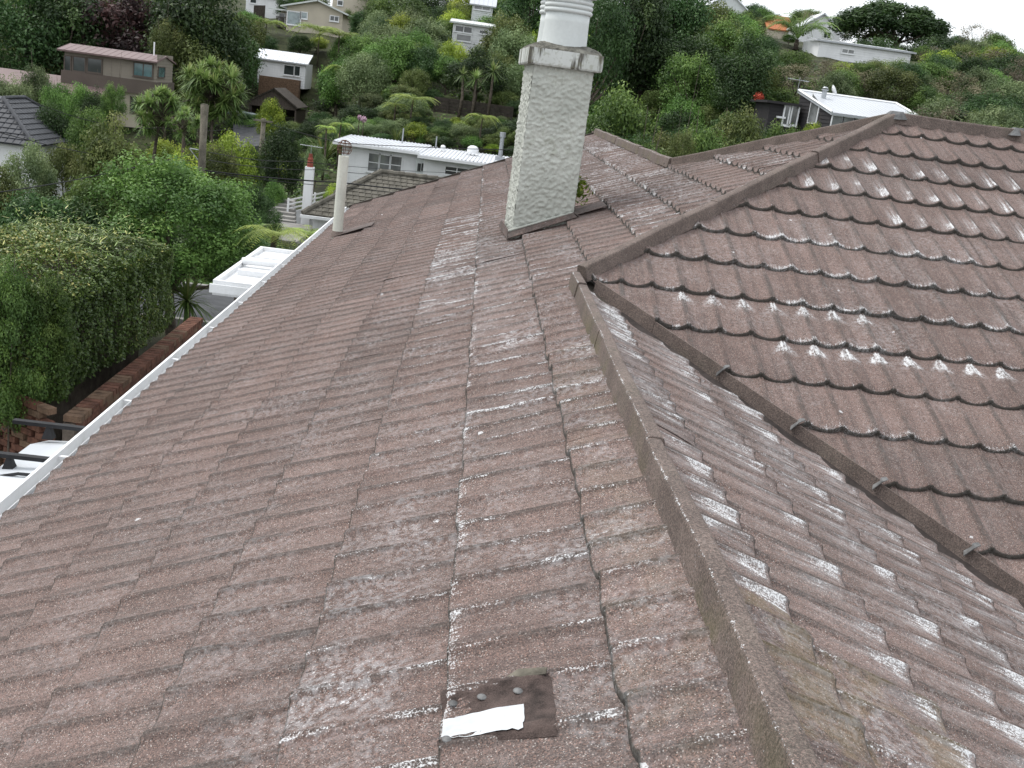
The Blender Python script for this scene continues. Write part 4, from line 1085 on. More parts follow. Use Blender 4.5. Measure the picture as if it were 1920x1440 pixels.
for sd_ in (1, 2):
    r_ = np.random.default_rng(sd_); single.append(strip_mesh('crown', *strips(*head_blades(np.zeros(3), 120, 1.0, .055, r_, .55, -.5)), LEAF['blade']))
def cabbage(px, py, D, wpx, k, label, name='cabbage_tree'):
    p = at(px, py, D); return tree_with(name, cab[k][0], p[0], D, float(terr(p[0], D)), p[2], wpx/2*D/FPX, label, 'tree', None, .10, cab[k][1])
cabbage(402, 175, 66, 165, 1, 'tall many-headed cabbage tree above and left of the timber pole')
cabbage(300, 218, 52, 140, 0, 'spreading cabbage tree with bare branches left of the timber pole')
cabbage(345, 235, 50, 90, 2, 'small cabbage tree touching the left of the timber pole')
for px, py, w, lb in ((868, 140, 46, 'leftmost of three spiky cabbage trees left of the chimney'), (893, 148, 56, 'middle of three spiky cabbage trees left of the chimney'), (925, 135, 60, 'spiky cabbage tree nearest the chimney on its left')):
    p = at(px, py, 88); tree_with('cabbage_tree', single[px % 2], p[0], 88, float(terr(p[0], 88)), p[2], w/2*88/FPX, lb, 'tree', None, .12)
p = at(350, 590, 18.6); tree_with('cabbage_tree', single[0], p[0], 18.6, -5.3, p[2]+.25, .75, 'spiky cabbage tree with drooping blades beside the driveway end', 'tree', None, .07)
ferns = [fern_mesh(1, 18, 1.0, .95, .75), fern_mesh(2, 16, 1.0, 1.15, .85), fern_mesh(3, 20, 1.0, .85, .5)]
def fern(px, py, D, wpx, label, k=0, name='tree_fern', lift=None):
    p = at(px, py, D); z0 = float(terr(p[0], D)); zc = max(p[2], z0+.2)
    return tree_with(name, ferns[k % 3], p[0], D, z0, zc, wpx/2*D/FPX, label, 'fern', None, .07)
fern(515, 442, 18.5, 170, 'tree fern behind the white canopy beside the gutter', 1)
fern(580, 440, 20.5, 130, 'arching tree fern between the canopy and the vent pipe', 0)
fern(475, 430, 22, 100, 'low fern next to the round tree near the road', 2)

# ------------------------------------------------------------------ houses across the valley
def XZ(px, py, D): p = at(px, py, D); return p[0], p[2]
def rect(px0, py0, px1, py1, D):
    """upright rectangle whose top-left / bottom-right corners show at those pixels"""
    x0, z1 = XZ(px0, py0, D); x1, z0 = XZ(px1, py1, D); return x0, x1, z0, z1
def window(par, x0, x1, z0, z1, Y, glass='glass', frame='white', cols=1, rows=1, fw=.06, proud=.05):
    mb = MB()
    mb.box(x0-fw, x0, Y-proud, Y+.02, z0-fw, z1+fw); mb.box(x1, x1+fw, Y-proud, Y+.02, z0-fw, z1+fw)
    mb.box(x0+.0005, x1-.0005, Y-proud, Y+.02, z1, z1+fw); mb.box(x0+.0005, x1-.0005, Y-proud, Y+.02, z0-fw, z0)
    for k in range(1, cols): xm = x0+(x1-x0)*k/cols; mb.box(xm-fw*.4, xm+fw*.4, Y-proud*.8, Y+.015, z0+.0005, z1-.0005)
    for k in range(1, rows):
        zm = z0+(z1-z0)*k/rows
        for c in range(cols):
            a = x0+(x1-x0)*c/cols+fw*.41; b = x0+(x1-x0)*(c+1)/cols-fw*.41
            mb.box(a, b, Y-proud*.75, Y+.01, zm-fw*.3, zm+fw*.3)
    w = mb.build('window', M[frame], par)
    mb = MB(); mb.box(x0-.01, x1+.01, Y-.012, Y+.004, z0-.01, z1+.01); mb.build('pane', M[glass], w)
    mb = MB(); mb.box(x0-fw*1.4, x1+fw*1.4, Y-proud-.04, Y-.001, z0-fw-.05, z0-fw-.001); mb.build('sill', M[frame], w)
    return w
def side_window(par, X_, y0, y1, z0, z1, glass='glass', frame='white', fw=.06):   # on a wall that faces +x
    mb = MB()
    mb.box(X_-.02, X_+.05, y0-fw, y0, z0-fw, z1+fw); mb.box(X_-.02, X_+.05, y1, y1+fw, z0-fw, z1+fw)
    mb.box(X_-.02, X_+.05, y0, y1, z1, z1+fw); mb.box(X_-.02, X_+.05, y0, y1, z0-fw, z0); w = mb.build('window', M[frame], par)
    mb = MB(); mb.box(X_-.004, X_+.012, y0-.01, y1+.01, z0-.01, z1+.01); mb.build('pane', M[glass], w)
def rib_roof(par, e0, e1, b1, b0, mat, n, th=.06, rib=.03, name='roof_panel', rw=.05):
    """metal roof: eave e0-e1, back edge b0-b1, made of n ribbed panels"""
    e0, e1, b1, b0 = [np.array(a, float) for a in (e0, e1, b1, b0)]
    nn = np.cross(e1-e0, b0-e0); nn /= np.linalg.norm(nn)
    if nn[2] < 0: nn = -nn
    mb = MB(); mb.slab([e0-nn*.008, e1-nn*.008, b1-nn*.008, b0-nn*.008], th); r = mb.build('roof', M[mat], par)
    for k in range(n):
        a = e0+(e1-e0)*(k/n); b = e0+(e1-e0)*((k+1)/n-.0015); c = b0+(b1-b0)*((k+1)/n-.0015); d = b0+(b1-b0)*(k/n)
        du = (b-a)/np.linalg.norm(b-a); mb = MB()
        prof = [0, rw*.35, rw*.7, rw]
        hs = [0.0, rib, rib, 0.0]
        V = []; 
        for p, q in ((a, d), (b, c)): pass
        for o_, h in zip(prof, hs): V += [a+du*o_+nn*h, d+du*o_+nn*h]
        V += [b, c]
        F = [(2*i, 2*i+2, 2*i+3, 2*i+1) for i in range(4)]
        mb.add(V, F); mb.build(name, M[mat], r)
    return r
def tile_slope(par, e0, eu_, up_v, rise, rows, xs0, xs1, mat, pitch=.30, lip=.035):
    """rows of lapped tiles; e0 eave corner, eu_ along the eave, up_v up the slope (unit); xs0/xs1(row) limits"""
    V = []; F = []; nrm = np.cross(eu_, up_v); nrm = nrm/np.linalg.norm(nrm)
    if nrm[2] < 0: nrm = -nrm
    for r in range(rows):
        a, b = xs0(r/rows), xs1(r/rows); n = max(1, int((b-a)/pitch))
        for k in range(n):
            u0 = a+k*(b-a)/n; u1 = a+(k+1)*(b-a)/n; um = (u0+u1)/2
            p = lambda u, s, h: e0+eu_*u+up_v*s+nrm*h
            s0, s1 = r*rise, (r+1)*rise+.02; kk = len(V)
            g0 = .12*(u1-u0)
            V += [p(u0, s0, lip-.03), p(u0+g0, s0, lip), p(u1-g0, s0, lip), p(u1, s0, lip-.03), p(u1, s1, -.03), p(u1-g0, s1, 0), p(u0+g0, s1, 0), p(u0, s1, -.03),
                  p(u0, s0, -.04), p(u1, s0, -.04)]
            F += [(kk, kk+1, kk+6, kk+7), (kk+1, kk+2, kk+5, kk+6), (kk+2, kk+3, kk+4, kk+5), (kk+8, kk+9, kk+3, kk), (kk, kk+3, kk+2, kk+1)]
    o = obj('roof_tiles', V, F, M[mat], par); o['kind'] = 'stuff'
    return o
def gz_(x, y): return float(terr(x, y))
# --- long white weatherboard house
D = 68.0
wh = thing('weatherboard_house', 'long low white weatherboard house with white ribbed roof below the garden bank', 'house', (at(780, 320, D)[0], D, gz_(at(780, 320, D)[0], D)))
xL = XZ(640, 300, D)[0]; xM = XZ(783, 300, D)[0]; xRt = XZ(1040, 330, D)[0]
zeL = XZ(700, 272.5, D)[1]; zeR = XZ(870, 301, D-1.2)[1]; zg = gz_(xL, D)-1.5
mb = MB(); mb.siding(xL, xM, D, zg, zeL, .17, .022); mb.box(xL, xM, D+.002, D+6, zg, zeL-.02); mb.build('wall', M['white'], wh)
mb = MB(); mb.siding(xM+.45, xRt, D-.9, zg, zeR-.05, .17, .022); mb.box(xM+.45, xRt, D-.898, D+6, zg, zeR-.06); mb.build('wall', M['white'], wh)
def eave_pt(px, py, D_): x, z = XZ(px, py, D_); return np.array([x, D_, z])
eL0, eL1 = eave_pt(625, 262, D-.55), eave_pt(790, 286, D-.55); zz = (eL0[2]+eL1[2])/2; eL0[2] = eL1[2] = zz
bL0, bL1 = eL0+[.3, 6.4, .10], eL1+[.3, 6.4, .10]
rib_roof(wh, eL0, eL1, bL1, bL0, 'white_roof', 24, .10, .045, rw=.09)
eR0, eR1 = eave_pt(784, 289, D-1.6), eave_pt(1045, 324, D-1.6); zz = (eR0[2]+eR1[2])/2; eR0[2] = eR1[2] = zz
bR0, bR1 = eR0+[.3, 7.2, .12], eR1+[.3, 7.2, .12]
rib_roof(wh, eR0, eR1, bR1, bR0, 'white_roof', 36, .12, .045, rw=.09)
for a, b in ((eL0, eL1), (eR0, eR1)):
    mb = MB(); mb.box(a[0]-.02, b[0], a[1]-.13, a[1]-.005, a[2]-.20, a[2]-.03); mb.build('gutter', M['white'], wh)
for px0, py0, px1, py1 in ((692.5, 287, 709, 322), (713, 290, 729.5, 325), (733.5, 292.5, 750.5, 327)):
    x0, x1, z0, z1 = rect(px0, py0, px1, py1, D); window(wh, x0, x1, z0, z1, D-.03, 'curtain', rows=2, fw=.07)
mb = MB(); x0, x1, z0, z1 = rect(781, 296, 797, 345, D-.2); mb.box(x0, x1, D-.3, D-.21, z0, z1); dr_ = mb.build('door', M['pot'], wh)
for a, b in ((783.5, 788), (791, 795)):
    x0, x1, z0, z1 = rect(a, 306, b, 321, D-.33); mb = MB(); mb.box(x0, x1, D-.34, D-.31, z0, z1); mb.build('door_pane', M['glass'], dr_)
x0, x1, z0, z1 = rect(836, 312, 877, 331, D-.93); window(wh, x0, x1, z0, z1, D-.93, 'glass', cols=2, rows=2, fw=.07)
for px, py, D_, h in ((754, 268, 72, .95), (817, 276, 72, .7)):
    p = at(px, py, D_); mb = MB(); mb.tube([p-[0, 0, .2], p+[0, 0, h]], .045, 8); mb.build('roof_vent', M['metal'], wh)
for px, py, s in ((887, 279, .38), (831, 274, .16)):
    p = at(px, py, 71.0); mb = MB(); mb.lathe(p-[0, 0, .12], [(s, -.15), (s, .1), (s*.85, .1+s*.3), (s*.5, .1+s*.55), (.01, .1+s*.62)], 16); mb.build('dome_vent', M['white'], wh, True)
p = at(938, 292, 68.5); mb = MB(); mb.tube([p-[0, 0, .4], p+[0, 0, 1.15]], .13, 10); mb.tube([p+[0, 0, 1.15], p+[0, 0, 1.45]], .19, 10); mb.box(p[0]-.3, p[0]+.3, p[1]-.3, p[1]+.3, p[2]-.3, p[2]-.05); mb.build('flue', M['metal'], wh)
# --- hip-roofed house with weathered tiles and white chimney
D = 50.0
c0 = at(567, 400, D); w_ = 2.275*D/36; sl = .651; up_v = np.array([0, 1, sl])/math.hypot(1, sl)
gh = thing('grey_tiled_house', 'small house with weathered grey tiled hip roof and white chimney below our gutter', 'house', (c0[0]+4, D+3, gz_(c0[0]+4, D)))
LX = 13.0; slen = w_*math.hypot(1, sl); rows = 13
tile_slope(gh, c0, np.array([1.0, 0, 0]), up_v, slen/rows, rows, lambda t: t*w_, lambda t: LX-t*w_, 'conctile')
c1 = c0+np.array([0, 2*w_, 0])
mb = MB(); zE = c0[2]-.05
mb.add([(c0[0], D, zE), (c0[0]+LX, D, zE), (c0[0]+LX, D+2*w_, zE), (c0[0], D+2*w_, zE), (c0[0]+w_, D+w_, zE+sl*w_), (c0[0]+LX-w_, D+w_, zE+sl*w_)], [(0, 1, 5, 4), (1, 2, 5), (2, 3, 4, 5), (3, 0, 4), (3, 2, 1, 0)])
rf = mb.build('roof', M['conctile'], gh)
for a, b in ((c0, c0+np.array([w_, w_, sl*w_])), (c0+np.array([w_, w_, sl*w_]), c0+np.array([LX-w_, w_, sl*w_])), (c0+np.array([0, 2*w_, 0]), c0+np.array([w_, w_, sl*w_]))):
    mb = MB(); n = 12
    for k in range(n): mb.tube([a+(b-a)*(k/n)+[0, 0, .03], a+(b-a)*((k+1.08)/n)+[0, 0, .05]], [.12, .14], 8)
    mb.build('ridge_tiles', M['conctile'], rf)
mb = MB(); mb.siding(c0[0]+.45, c0[0]+LX-.4, D+.45, zE-3.2, zE-.02, .17, .02); mb.box(c0[0]+.45, c0[0]+LX-.4, D+.452, D+2*w_-.4, zE-3.2, zE-.03); mb.build('wall', M['white'], gh)
mb = MB(); mb.box(c0[0]-.08, c0[0]+LX, D-.16, D-.04, zE-.13, zE+.0); mb.build('gutter', M['white'], gh)
cp_ = at(575, 393, D+1.6); ct_ = at(582, 313, D+1.6)
mb = MB(); hw = .20; mb.hexa([cp_+np.array(k) for k in ((-hw*1.1, -hw, -3), (hw*1.1, -hw, -3), (hw*1.1, hw, -3), (-hw*1.1, hw, -3))], [np.array([cp_[0]+k[0], cp_[1]+k[1], ct_[2]]) for k in ((-hw, -hw), (hw, -hw), (hw, hw), (-hw, hw))])
ch = mb.build('chimney', M['white'], gh)
mb = MB(); mb.lathe(np.array([cp_[0], cp_[1], ct_[2]]), [(.16, 0), (.13, .08), (.155, .12), (.12, .18), (.15, .24), (.115, .30), (.14, .36), (.10, .45), (.085, .62), (.07, .62)], 16); mb.build('chimney_pot', M['terracotta'], ch)
mb = MB(); tp = np.array([cp_[0], cp_[1], ct_[2]+.6]); mb.tube([tp, tp+[0, 0, .42]], .012, 5)
mb.tube([tp+[-.55, .1, .38], tp+[.55, -.1, .36]], .012, 5)
for k in np.linspace(-.5, .5, 9): mb.tube([tp+[k, -.28-.1*k, .38], tp+[k, .28-.1*k, .38]], .008, 4)
mb.build('antenna', M['metal'], ch)
# --- white handrail and garden steps left of that chimney
hr = thing('white_handrail', 'white timber handrail beside the concrete garden steps left of the white chimney', 'railing', tuple(at(575, 398, 53)))
a = at(541, 374, 53); b = at(640, 353, 58)
for k, nm in ((0, 'post'), (.48, 'post'), (1, 'post')):
    q = a+(b-a)*k; mb = MB(); mb.box(q[0]-.045, q[0]+.045, q[1]-.045, q[1]+.045, q[2]-.95, q[2]+.06); mb.build(nm, M['white'], hr)
for h in (0, -.21, -.42, -.63):
    mb = MB(); mb.slab([a+[0, -.02, h], b+[0, -.02, h], b+[0, .03, h+.002], a+[0, .03, h+.002]], .075); mb.build('rail', M['white'], hr)
mb = MB(); q = a+[-.1, .1, -.75]; mb.hexa([a+[-.1, .06, -1.7], b+[0, .06, -1.7], b+[0, .12, -1.7], a+[-.1, .12, -1.7]], [a+[-.1, .06, -.72], b+[0, .06, -.72], b+[0, .12, -.72], a+[-.1, .12, -.72]]); mb.build('stringer_wall', M['white'], hr)
st_ = thing('garden_steps', 'flight of grey concrete steps at the foot of the white handrail', 'steps', tuple(at(525, 405, 52)))
for k in range(6):
    q = at(523, 412-k*7.5, 51.5+k*.5); mb = MB(); mb.box(q[0]-.75, q[0]+.75, 51.5+k*.5, 52.05+k*.5, q[2]-.8, q[2]); mb.build('step', M['concrete'], st_)
q = at(520, 425, 50); mb = MB(); mb.box(q[0]-2.2, q[0]+1.6, 46, 51.4, q[2]-.6, q[2]+.05); mb.build('landing', M['concrete'], st_)
# --- charcoal tiled hip roof at the left
D = 58.0
a = at(6, 185, D); kx = D/28; w_ = 1.3285*kx; s_l = .71638; L_ = .7214*kx+1.2
dh = thing('charcoal_roof_house', 'house with charcoal tiled hip roof at the left edge', 'house', (a[0], D, gz_(a[0], D)))
rr_, ff_ = a, a+np.array([0, L_, 0])
cFR = a+np.array([w_, -w_, -s_l*w_]); cBR = ff_+np.array([w_, w_, -s_l*w_]); cFL = a+np.array([-w_*2.2, -w_, -s_l*w_]); cBL = ff_+np.array([-w_*2.2, w_, -s_l*w_])
aL = a+np.array([-w_*1.2, 0, 0]); fL = ff_+np.array([-w_*1.2, 0, 0]); dz_ = np.array([0, 0, -.05])
mb = MB(); mb.add([cFL+dz_, cFR+dz_, cBR+dz_, cBL+dz_, aL+dz_, rr_+dz_, ff_+dz_, fL+dz_], [(0, 1, 5, 4), (1, 2, 6, 5), (2, 3, 7, 6), (3, 0, 4, 7), (4, 5, 6, 7)])
rf = mb.build('roof', M['slate'], dh)
slen = w_*math.hypot(1, s_l); rows = 9
tile_slope(dh, cFR, np.array([0, 1.0, 0]), np.array([-1, 0, s_l])/math.hypot(1, s_l), slen/rows, rows, lambda t: t*w_, lambda t: (2*w_+L_)-t*w_, 'slate', .36, .05)
tile_slope(dh, cFL, np.array([1.0, 0, 0]), np.array([0, 1, s_l])/math.hypot(1, s_l), slen/rows, rows, lambda t: t*w_, lambda t: 3.2*w_-t*w_, 'slate', .36, .05)
for p, q in ((cFR, rr_), (rr_, ff_), (ff_, cBR)):
    mb = MB(); mb.tube([p+[0, 0, .05], (p+q)/2+[0, 0, .06], q+[0, 0, .06]], .10, 6); mb.build('hip_cap', M['slate'], rf)
mb = MB(); mb.box(cFL[0]+.4, cFR[0]-.4, cFR[1]+.4, cBR[1]-.4, cFR[2]-3.4, cFR[2]-.05); mb.build('wall', M['white'], dh)
# --- brown house on the left hillside
D = 75.0
bh = thing('brown_house', 'brown two-storey house with mauve gable roof and corner windows on the left hillside', 'house', (at(210, 180, D)[0], D, gz_(at(210, 180, D)[0], D)))
x0, zE0 = XZ(106, 93.5, D-.5); x1, zE1 = XZ(293.5, 113.5, D-.5); zE = (zE0+zE1)/2; hr_ = 2.35; zr_ = XZ(130, 84, D+hr_-.5)[1]; zr2 = XZ(312, 102, D+hr_-.5)[1]; zr_ = (zr_+zr2)/2
rib_roof(bh, (x0, D-.5, zE), (x1, D-.5, zE), (x1, D-.5+hr_, zr_), (x0, D-.5+hr_, zr_), 'brownroof', 14, .10, .02)
mb = MB(); mb.slab([(x0, D-.5+hr_, zr_), (x1, D-.5+hr_, zr_), (x1, D-.5+2*hr_, zE), (x0, D-.5+2*hr_, zE)], .10); mb.build('roof', M['brownroof'], bh)
wx0, wx1 = x0+.35, x1-.12; wz0 = XZ(200, 142, D)[1]
ye = D-.5+2*hr_-.5
mb = MB(); mb.siding(wx0, wx1, D, wz0, zE-.02, .2, .025); mb.box(wx0, wx1, D+.003, ye, wz0, zE-.05)
nb = 10
mb.hexa([(wx1-.1, D, zE-.05), (wx1, D, zE-.05), (wx1, ye, zE-.05), (wx1-.1, ye, zE-.05)], [(wx1-.1, D+1.8, zr_-.12), (wx1, D+1.8, zr_-.12), (wx1, D+1.9, zr_-.12), (wx1-.1, D+1.9, zr_-.12)])
for k in range(9):
    zz = wz0+k*.2; mb.hexa([(wx1, D, zz), (wx1+.025, D, zz), (wx1+.025, ye, zz), (wx1, ye, zz)], [(wx1, D, zz+.19), (wx1+.004, D, zz+.19), (wx1+.004, ye, zz+.19), (wx1, ye, zz+.19)])
mb.build('wall', M['brownwall'], bh)
for pa, pb, g2, cols in ((121, 133, 'glass', 1), (137, 160, 'glass', 1), (164, 191, 'glass', 1), (251, 286, 'glass_blue', 2)):
    a_, z1_ = XZ(pa, 104+(pa-121)*.10, D-.04); b_, z0_ = XZ(pb, 135+(pb-133)*.083, D-.04)
    window(bh, a_+.04, b_-.04, z0_+.1, z1_-.02, D-.04, g2, 'darkbrown', cols, 1, .07)
side_window(bh, wx1+.03, D+.25, D+1.7, wz0+.35, zE-.35, 'glass_blue', 'darkbrown')
mb = MB(); zb0 = XZ(260, 176, D-.25)[1]; mb.box(wx0-.15, wx1+.15, D-.22, ye+.1, zb0, wz0-.003); mb.build('balcony_band', M['darkbrown'], bh)
mb = MB(); mb.box(wx0+2.9, wx1-.6, D+.2, ye-.2, zb0-2.3, zb0-.003); lwst = mb.build('lower_storey', M['cream'], bh)
a_, z1_ = XZ(246, 178, D+.16); b_, z0_ = XZ(270, 195, D+.16); window(bh, a_, b_, z0_-.6, z1_-.12, D+.16, 'glass', 'darkbrown', 2, 1)
p0 = at(0, 130, D-1); p1 = at(206, 156, D-1.6)
mb = MB(); mb.slab([(p0[0]-4, D-2.5, p1[2]-.95), (p1[0], D-2.5, p1[2]-.95), (p1[0], D+1.5, p1[2]-.05), (p0[0]-4, D+1.5, p1[2]-.05)], .12); mb.build('lean_to_roof', M['brownroof'], bh)
mb = MB(); mb.box(p0[0]-3.6, p1[0]-.3, D-2.1, D+1.2, p1[2]-3.6, p1[2]-1.0); mb.build('lean_to_wall', M['brownwall'], bh)
mb = MB(); q = at(289, 93, D+1.5); mb.tube([q-[0, 0, .5], q+[0, 0, .5]], .05, 6); mb.build('roof_vent', M['white'], bh)
# --- small white cottage
D = 104.0
cot = thing('white_cottage', 'small white weatherboard cottage with metal roof on the slope above the garage', 'house', (at(535, 150, D)[0], D, gz_(at(535, 150, D)[0], D)))
x0, x1, z0, z1 = rect(503, 112, 571, 158, D); z1 = XZ(540, 116, D)[1]; z0 = XZ(540, 157, D)[1]-.3
mb = MB(); mb.siding(x0-.9, x1, D, z0, z1, .22, .03); mb.box(x0-.9, x1, D+.003, D+4, z0, z1-.01); mb.build('wall', M['white'], cot)
e0 = (x0-1.3, D-.4, z1+.02); e1 = (x1+.25, D-.4, z1+.02)
rib_roof(cot, e0, e1, (e1[0], D+2.2, z1+.9), (e0[0], D+2.2, z1+.9), 'white_roof', 14, .12, .03)
a_, b_, zb_, zt_ = rect(533.5, 122, 550, 141, D-.05); window(cot, a_, b_, zb_, zt_, D-.05, 'glass', 'white', 1, 1, .08)
a_, b_, zb_, zt_ = rect(553.5, 124, 561.5, 142.5, D-.05); window(cot, a_, b_, zb_, zt_, D-.05, 'glass', 'white', 1, 1, .08)
mb = MB(); mb.box(x0-.5, x1-.3, D-1.2, D-.3, z0-1, z0+.75); mb.build('retaining_base', M['brick2'], cot)
# --- brown gabled garage with driveway
D = 95.0
gar = thing('brown_garage', 'brown timber garage with low gable standing at the head of the asphalt driveway', 'garage', (at(512, 200, D)[0], D, gz_(at(512, 200, D)[0], D)))
xa, za = XZ(466, 188, D); xb, zb_ = XZ(556, 200, D); xm, zm = XZ(515, 166, D); zE = (za+zb_)/2
mb = MB()
n = 16
for k in range(n):                       # vertical gable boards
    u0 = xa+(xb-xa)*k/n; u1 = xa+(xb-xa)*(k+.93)/n; f_ = lambda u: zE+(zm-zE)*max(0, 1-abs((u-xm)/((xb-xa)/2)))
    mb.hexa([(u0, D-.05, zE-.35), (u1, D-.05, zE-.35), (u1, D, zE-.35), (u0, D, zE-.35)], [(u0, D-.05, f_(u0)), (u1, D-.05, f_(u1)), (u1, D, f_(u1)), (u0, D, f_(u0))])
mb.build('gable_boards', M['darkbrown'], gar)
mb = MB(); mb.slab([(xa-.2, D-.3, zE-.1), (xm, D-.3, zm+.06), (xm, D+5, zm+.06), (xa-.2, D+5, zE-.1)], .12); mb.slab([(xm, D-.3, zm+.06), (xb+.2, D-.3, zE-.1), (xb+.2, D+5, zE-.1), (xm, D+5, zm+.06)], .12); mb.build('roof', M['timber'], gar)
mb = MB(); mb.box(xa, xa+.12, D, D+5, zE-3.2, zE-.36); mb.box(xb-.12, xb, D, D+5, zE-3.2, zE-.36); mb.box(xa+.121, xb-.121, D+4.9, D+5, zE-3.2, zE-.36); mb.build('wall', M['darkbrown'], gar)
for px in (470, 512):
    q = XZ(px, 205, D)[0]; mb = MB(); mb.box(q-.08, q+.08, D-.04, D+.1, zE-3.2, zE-.36); mb.build('post', M['timber'], gar)
dw = MB(); dq = [at(436, 278, 78), at(500, 272, 78), at(488, 216, 95), at(438, 214, 95)]
zlo = min(q[2] for q in dq); dw.slab(dq, .5); o = dw.build('asphalt_drive', M['asphalt']); o['kind'] = 'structure'
q = at(460, 221, 93.5); boat = thing('covered_dinghy', 'small pale covered dinghy on the asphalt drive beside the garage', 'boat', tuple(q))
V, F = loft([[(q[0]+1.6*s-.0, q[1]+.5*math.cos(t)*math.sqrt(max(0, 1-s*s))+.001*t, q[2]+.25+.28*math.sin(t)*math.sqrt(max(.02, 1-s*s))) for t in np.linspace(0, 2*math.pi, 12, endpoint=False)] for s in np.linspace(-1, 1, 9)])
obj('hull', V, F, M['glass_pale'], boat, True)
# --- cream house with gable near the top
D = 126.0
crm = thing('cream_house', 'cream two-storey house with low gable and big window on the upper slope', 'house', (at(580, 60, D)[0], D, gz_(at(580, 60, D)[0], D)))
xa, zl = XZ(538, 8, D); xb, zr2 = XZ(652, 24, D); xm, zm = XZ(597, 1, D); zE = (XZ(540, 9, D)[1]+XZ(648, 20, D)[1])/2-.15; zm = max(zm, zE+.9)
z0 = XZ(580, 78, D)[1]-1.5
xw0 = XZ(537, 40, D)[0]; xw1 = XZ(642, 40, D)[0]
mb = MB(); mb.box(xw0, xw1, D, D+8, z0, zE-.001); mb.hexa([(xw0, D, zE), (xw1, D, zE), (xw1, D+8, zE), (xw0, D+8, zE)], [(xm-.05, D, zm-.05), (xm+.05, D, zm-.05), (xm+.05, D+8, zm-.05), (xm-.05, D+8, zm-.05)]); mb.build('wall', M['cream'], crm)
mb = MB(); mb.slab([(xw0-.7, D-.6, zE-.12), (xm, D-.6, zm+.08), (xm, D+8.3, zm+.08), (xw0-.7, D+8.3, zE-.12)], .16); mb.slab([(xm, D-.6, zm+.08), (xw1+.7, D-.6, zE-.12), (xw1+.7, D+8.3, zE-.12), (xm, D+8.3, zm+.08)], .16); mb.build('roof', M['pot'], crm)
a_, b_, zb_, zt_ = rect(540, 21, 562, 47, D-.05); window(crm, a_, b_, zb_, zt_, D-.05, 'glass_pale', 'white', 1, 1, .12)
a_, b_, zb_, zt_ = rect(565, 23, 575, 35, D-.05); window(crm, a_, b_, zb_, zt_, D-.05, 'glass_pale', 'white', 1, 1, .10)
a_, b_, zb_, zt_ = rect(620, 30, 634, 40, D-.05); window(crm, a_, b_, zb_, zt_, D-.05, 'glass', 'white', 2, 1, .10)
xw = XZ(521, 30, D)[0]; mb = MB(); mb.box(xw, xw0-.01, D+1.6, D+7, z0, XZ(530, 18, D)[1]); mb.build('side_wing', M['cream'], crm)
mb = MB(); mb.slab([(xw-1.2, D+.6, XZ(528, 17, D)[1]), (xw0-.02, D+.6, XZ(528, 17, D)[1]), (xw0-.02, D+7.4, XZ(528, 17, D)[1]+.3), (xw-1.2, D+7.4, XZ(528, 17, D)[1]+.3)], .15); mb.build('wing_roof', M['pot'], crm)
a_, b_, zb_, zt_ = rect(524, 25, 533, 42, D+1.55); window(crm, a_, b_, zb_, zt_, D+1.55, 'glass', 'white', 1, 1, .09)
mb = MB(); zf = XZ(530, 50, D)[1]
mb.box(xw-.2, xw0-.02, D, D+1.55, zf-.12, zf); bal = mb.build('balcony', M['timber'], crm)
for k in range(9): mb = MB(); q = xw-.15+(xw0-xw)*k/9; mb.box(q-.03, q+.03, D, D+.06, zf+.001, zf+.95); mb.build('baluster', M['timber'], bal)
mb = MB(); mb.box(xw-.2, xw0-.02, D-.02, D+.08, zf+.951, zf+1.03); mb.build('rail', M['timber'], bal)
# --- simple gabled houses higher up
def gable_house(name, label, px0, py0, px1, pyb, D, wall, roofm, rise=1.2, depth=7.0, wins=(), axis='x', over=.4):
    xa, zt_ = XZ(px0, py0, D); xb, _ = XZ(px1, py0, D); zt_ = XZ((px0+px1)/2, py0, D)[1]; zb_ = XZ((px0+px1)/2, pyb, D)[1]-1.5
    t = thing(name, label, 'house', ((xa+xb)/2, D, zb_))
    mb = MB(); mb.siding(xa, xb, D, zb_, zt_, .22, .025); mb.box(xa, xb, D+.003, D+depth, zb_, zt_-.002)
    xm = (xa+xb)/2
    if axis == 'y': mb.hexa([(xa, D, zt_), (xb, D, zt_), (xb, D+depth, zt_), (xa, D+depth, zt_)], [(xm-.03, D, zt_+rise), (xm+.03, D, zt_+rise), (xm+.03, D+depth, zt_+rise), (xm-.03, D+depth, zt_+rise)])
    mb.build('wall', M[wall], t)
    if axis == 'y':
        mb = MB(); mb.slab([(xa-over, D-over, zt_-.1), (xm, D-over, zt_+rise+.1), (xm, D+depth, zt_+rise+.1), (xa-over, D+depth, zt_-.1)], .14); mb.slab([(xm, D-over, zt_+rise+.1), (xb+over, D-over, zt_-.1), (xb+over, D+depth, zt_-.1), (xm, D+depth, zt_+rise+.1)], .14); mb.build('roof', M[roofm], t)
    else: rib_roof(t, (xa-over, D-over, zt_), (xb+over, D-over, zt_), (xb+over, D+depth*.6, zt_+rise), (xa-over, D+depth*.6, zt_+rise), roofm, max(6, int((xb-xa)/.8)), .16, .03)
    for a, b, c, d, g2, cols in wins:
        q0, q1, q2, q3 = rect(a, b, c, d, D-.05); window(t, q0, q1, q2, q3, D-.05, g2, 'white', cols, 1, .10)
    return t
gable_house('white_house', 'white flat-roofed house with dark windows half hidden in trees left of the chimney', 850, 45, 925, 76, 118, 'white', 'pot', .5, 7, ((855, 48, 884, 62, 'glass', 2), (900, 57, 915, 64, 'glass', 1), (857, 64, 882, 78, 'curtain', 1)))
gable_house('grey_green_house', 'pale green roofed house at the top edge left of the chimney', 886, 10, 925, 30, 140, 'pot', 'greyroof', 1.6, 8, ((890, 11, 918, 20, 'curtain', 2),))
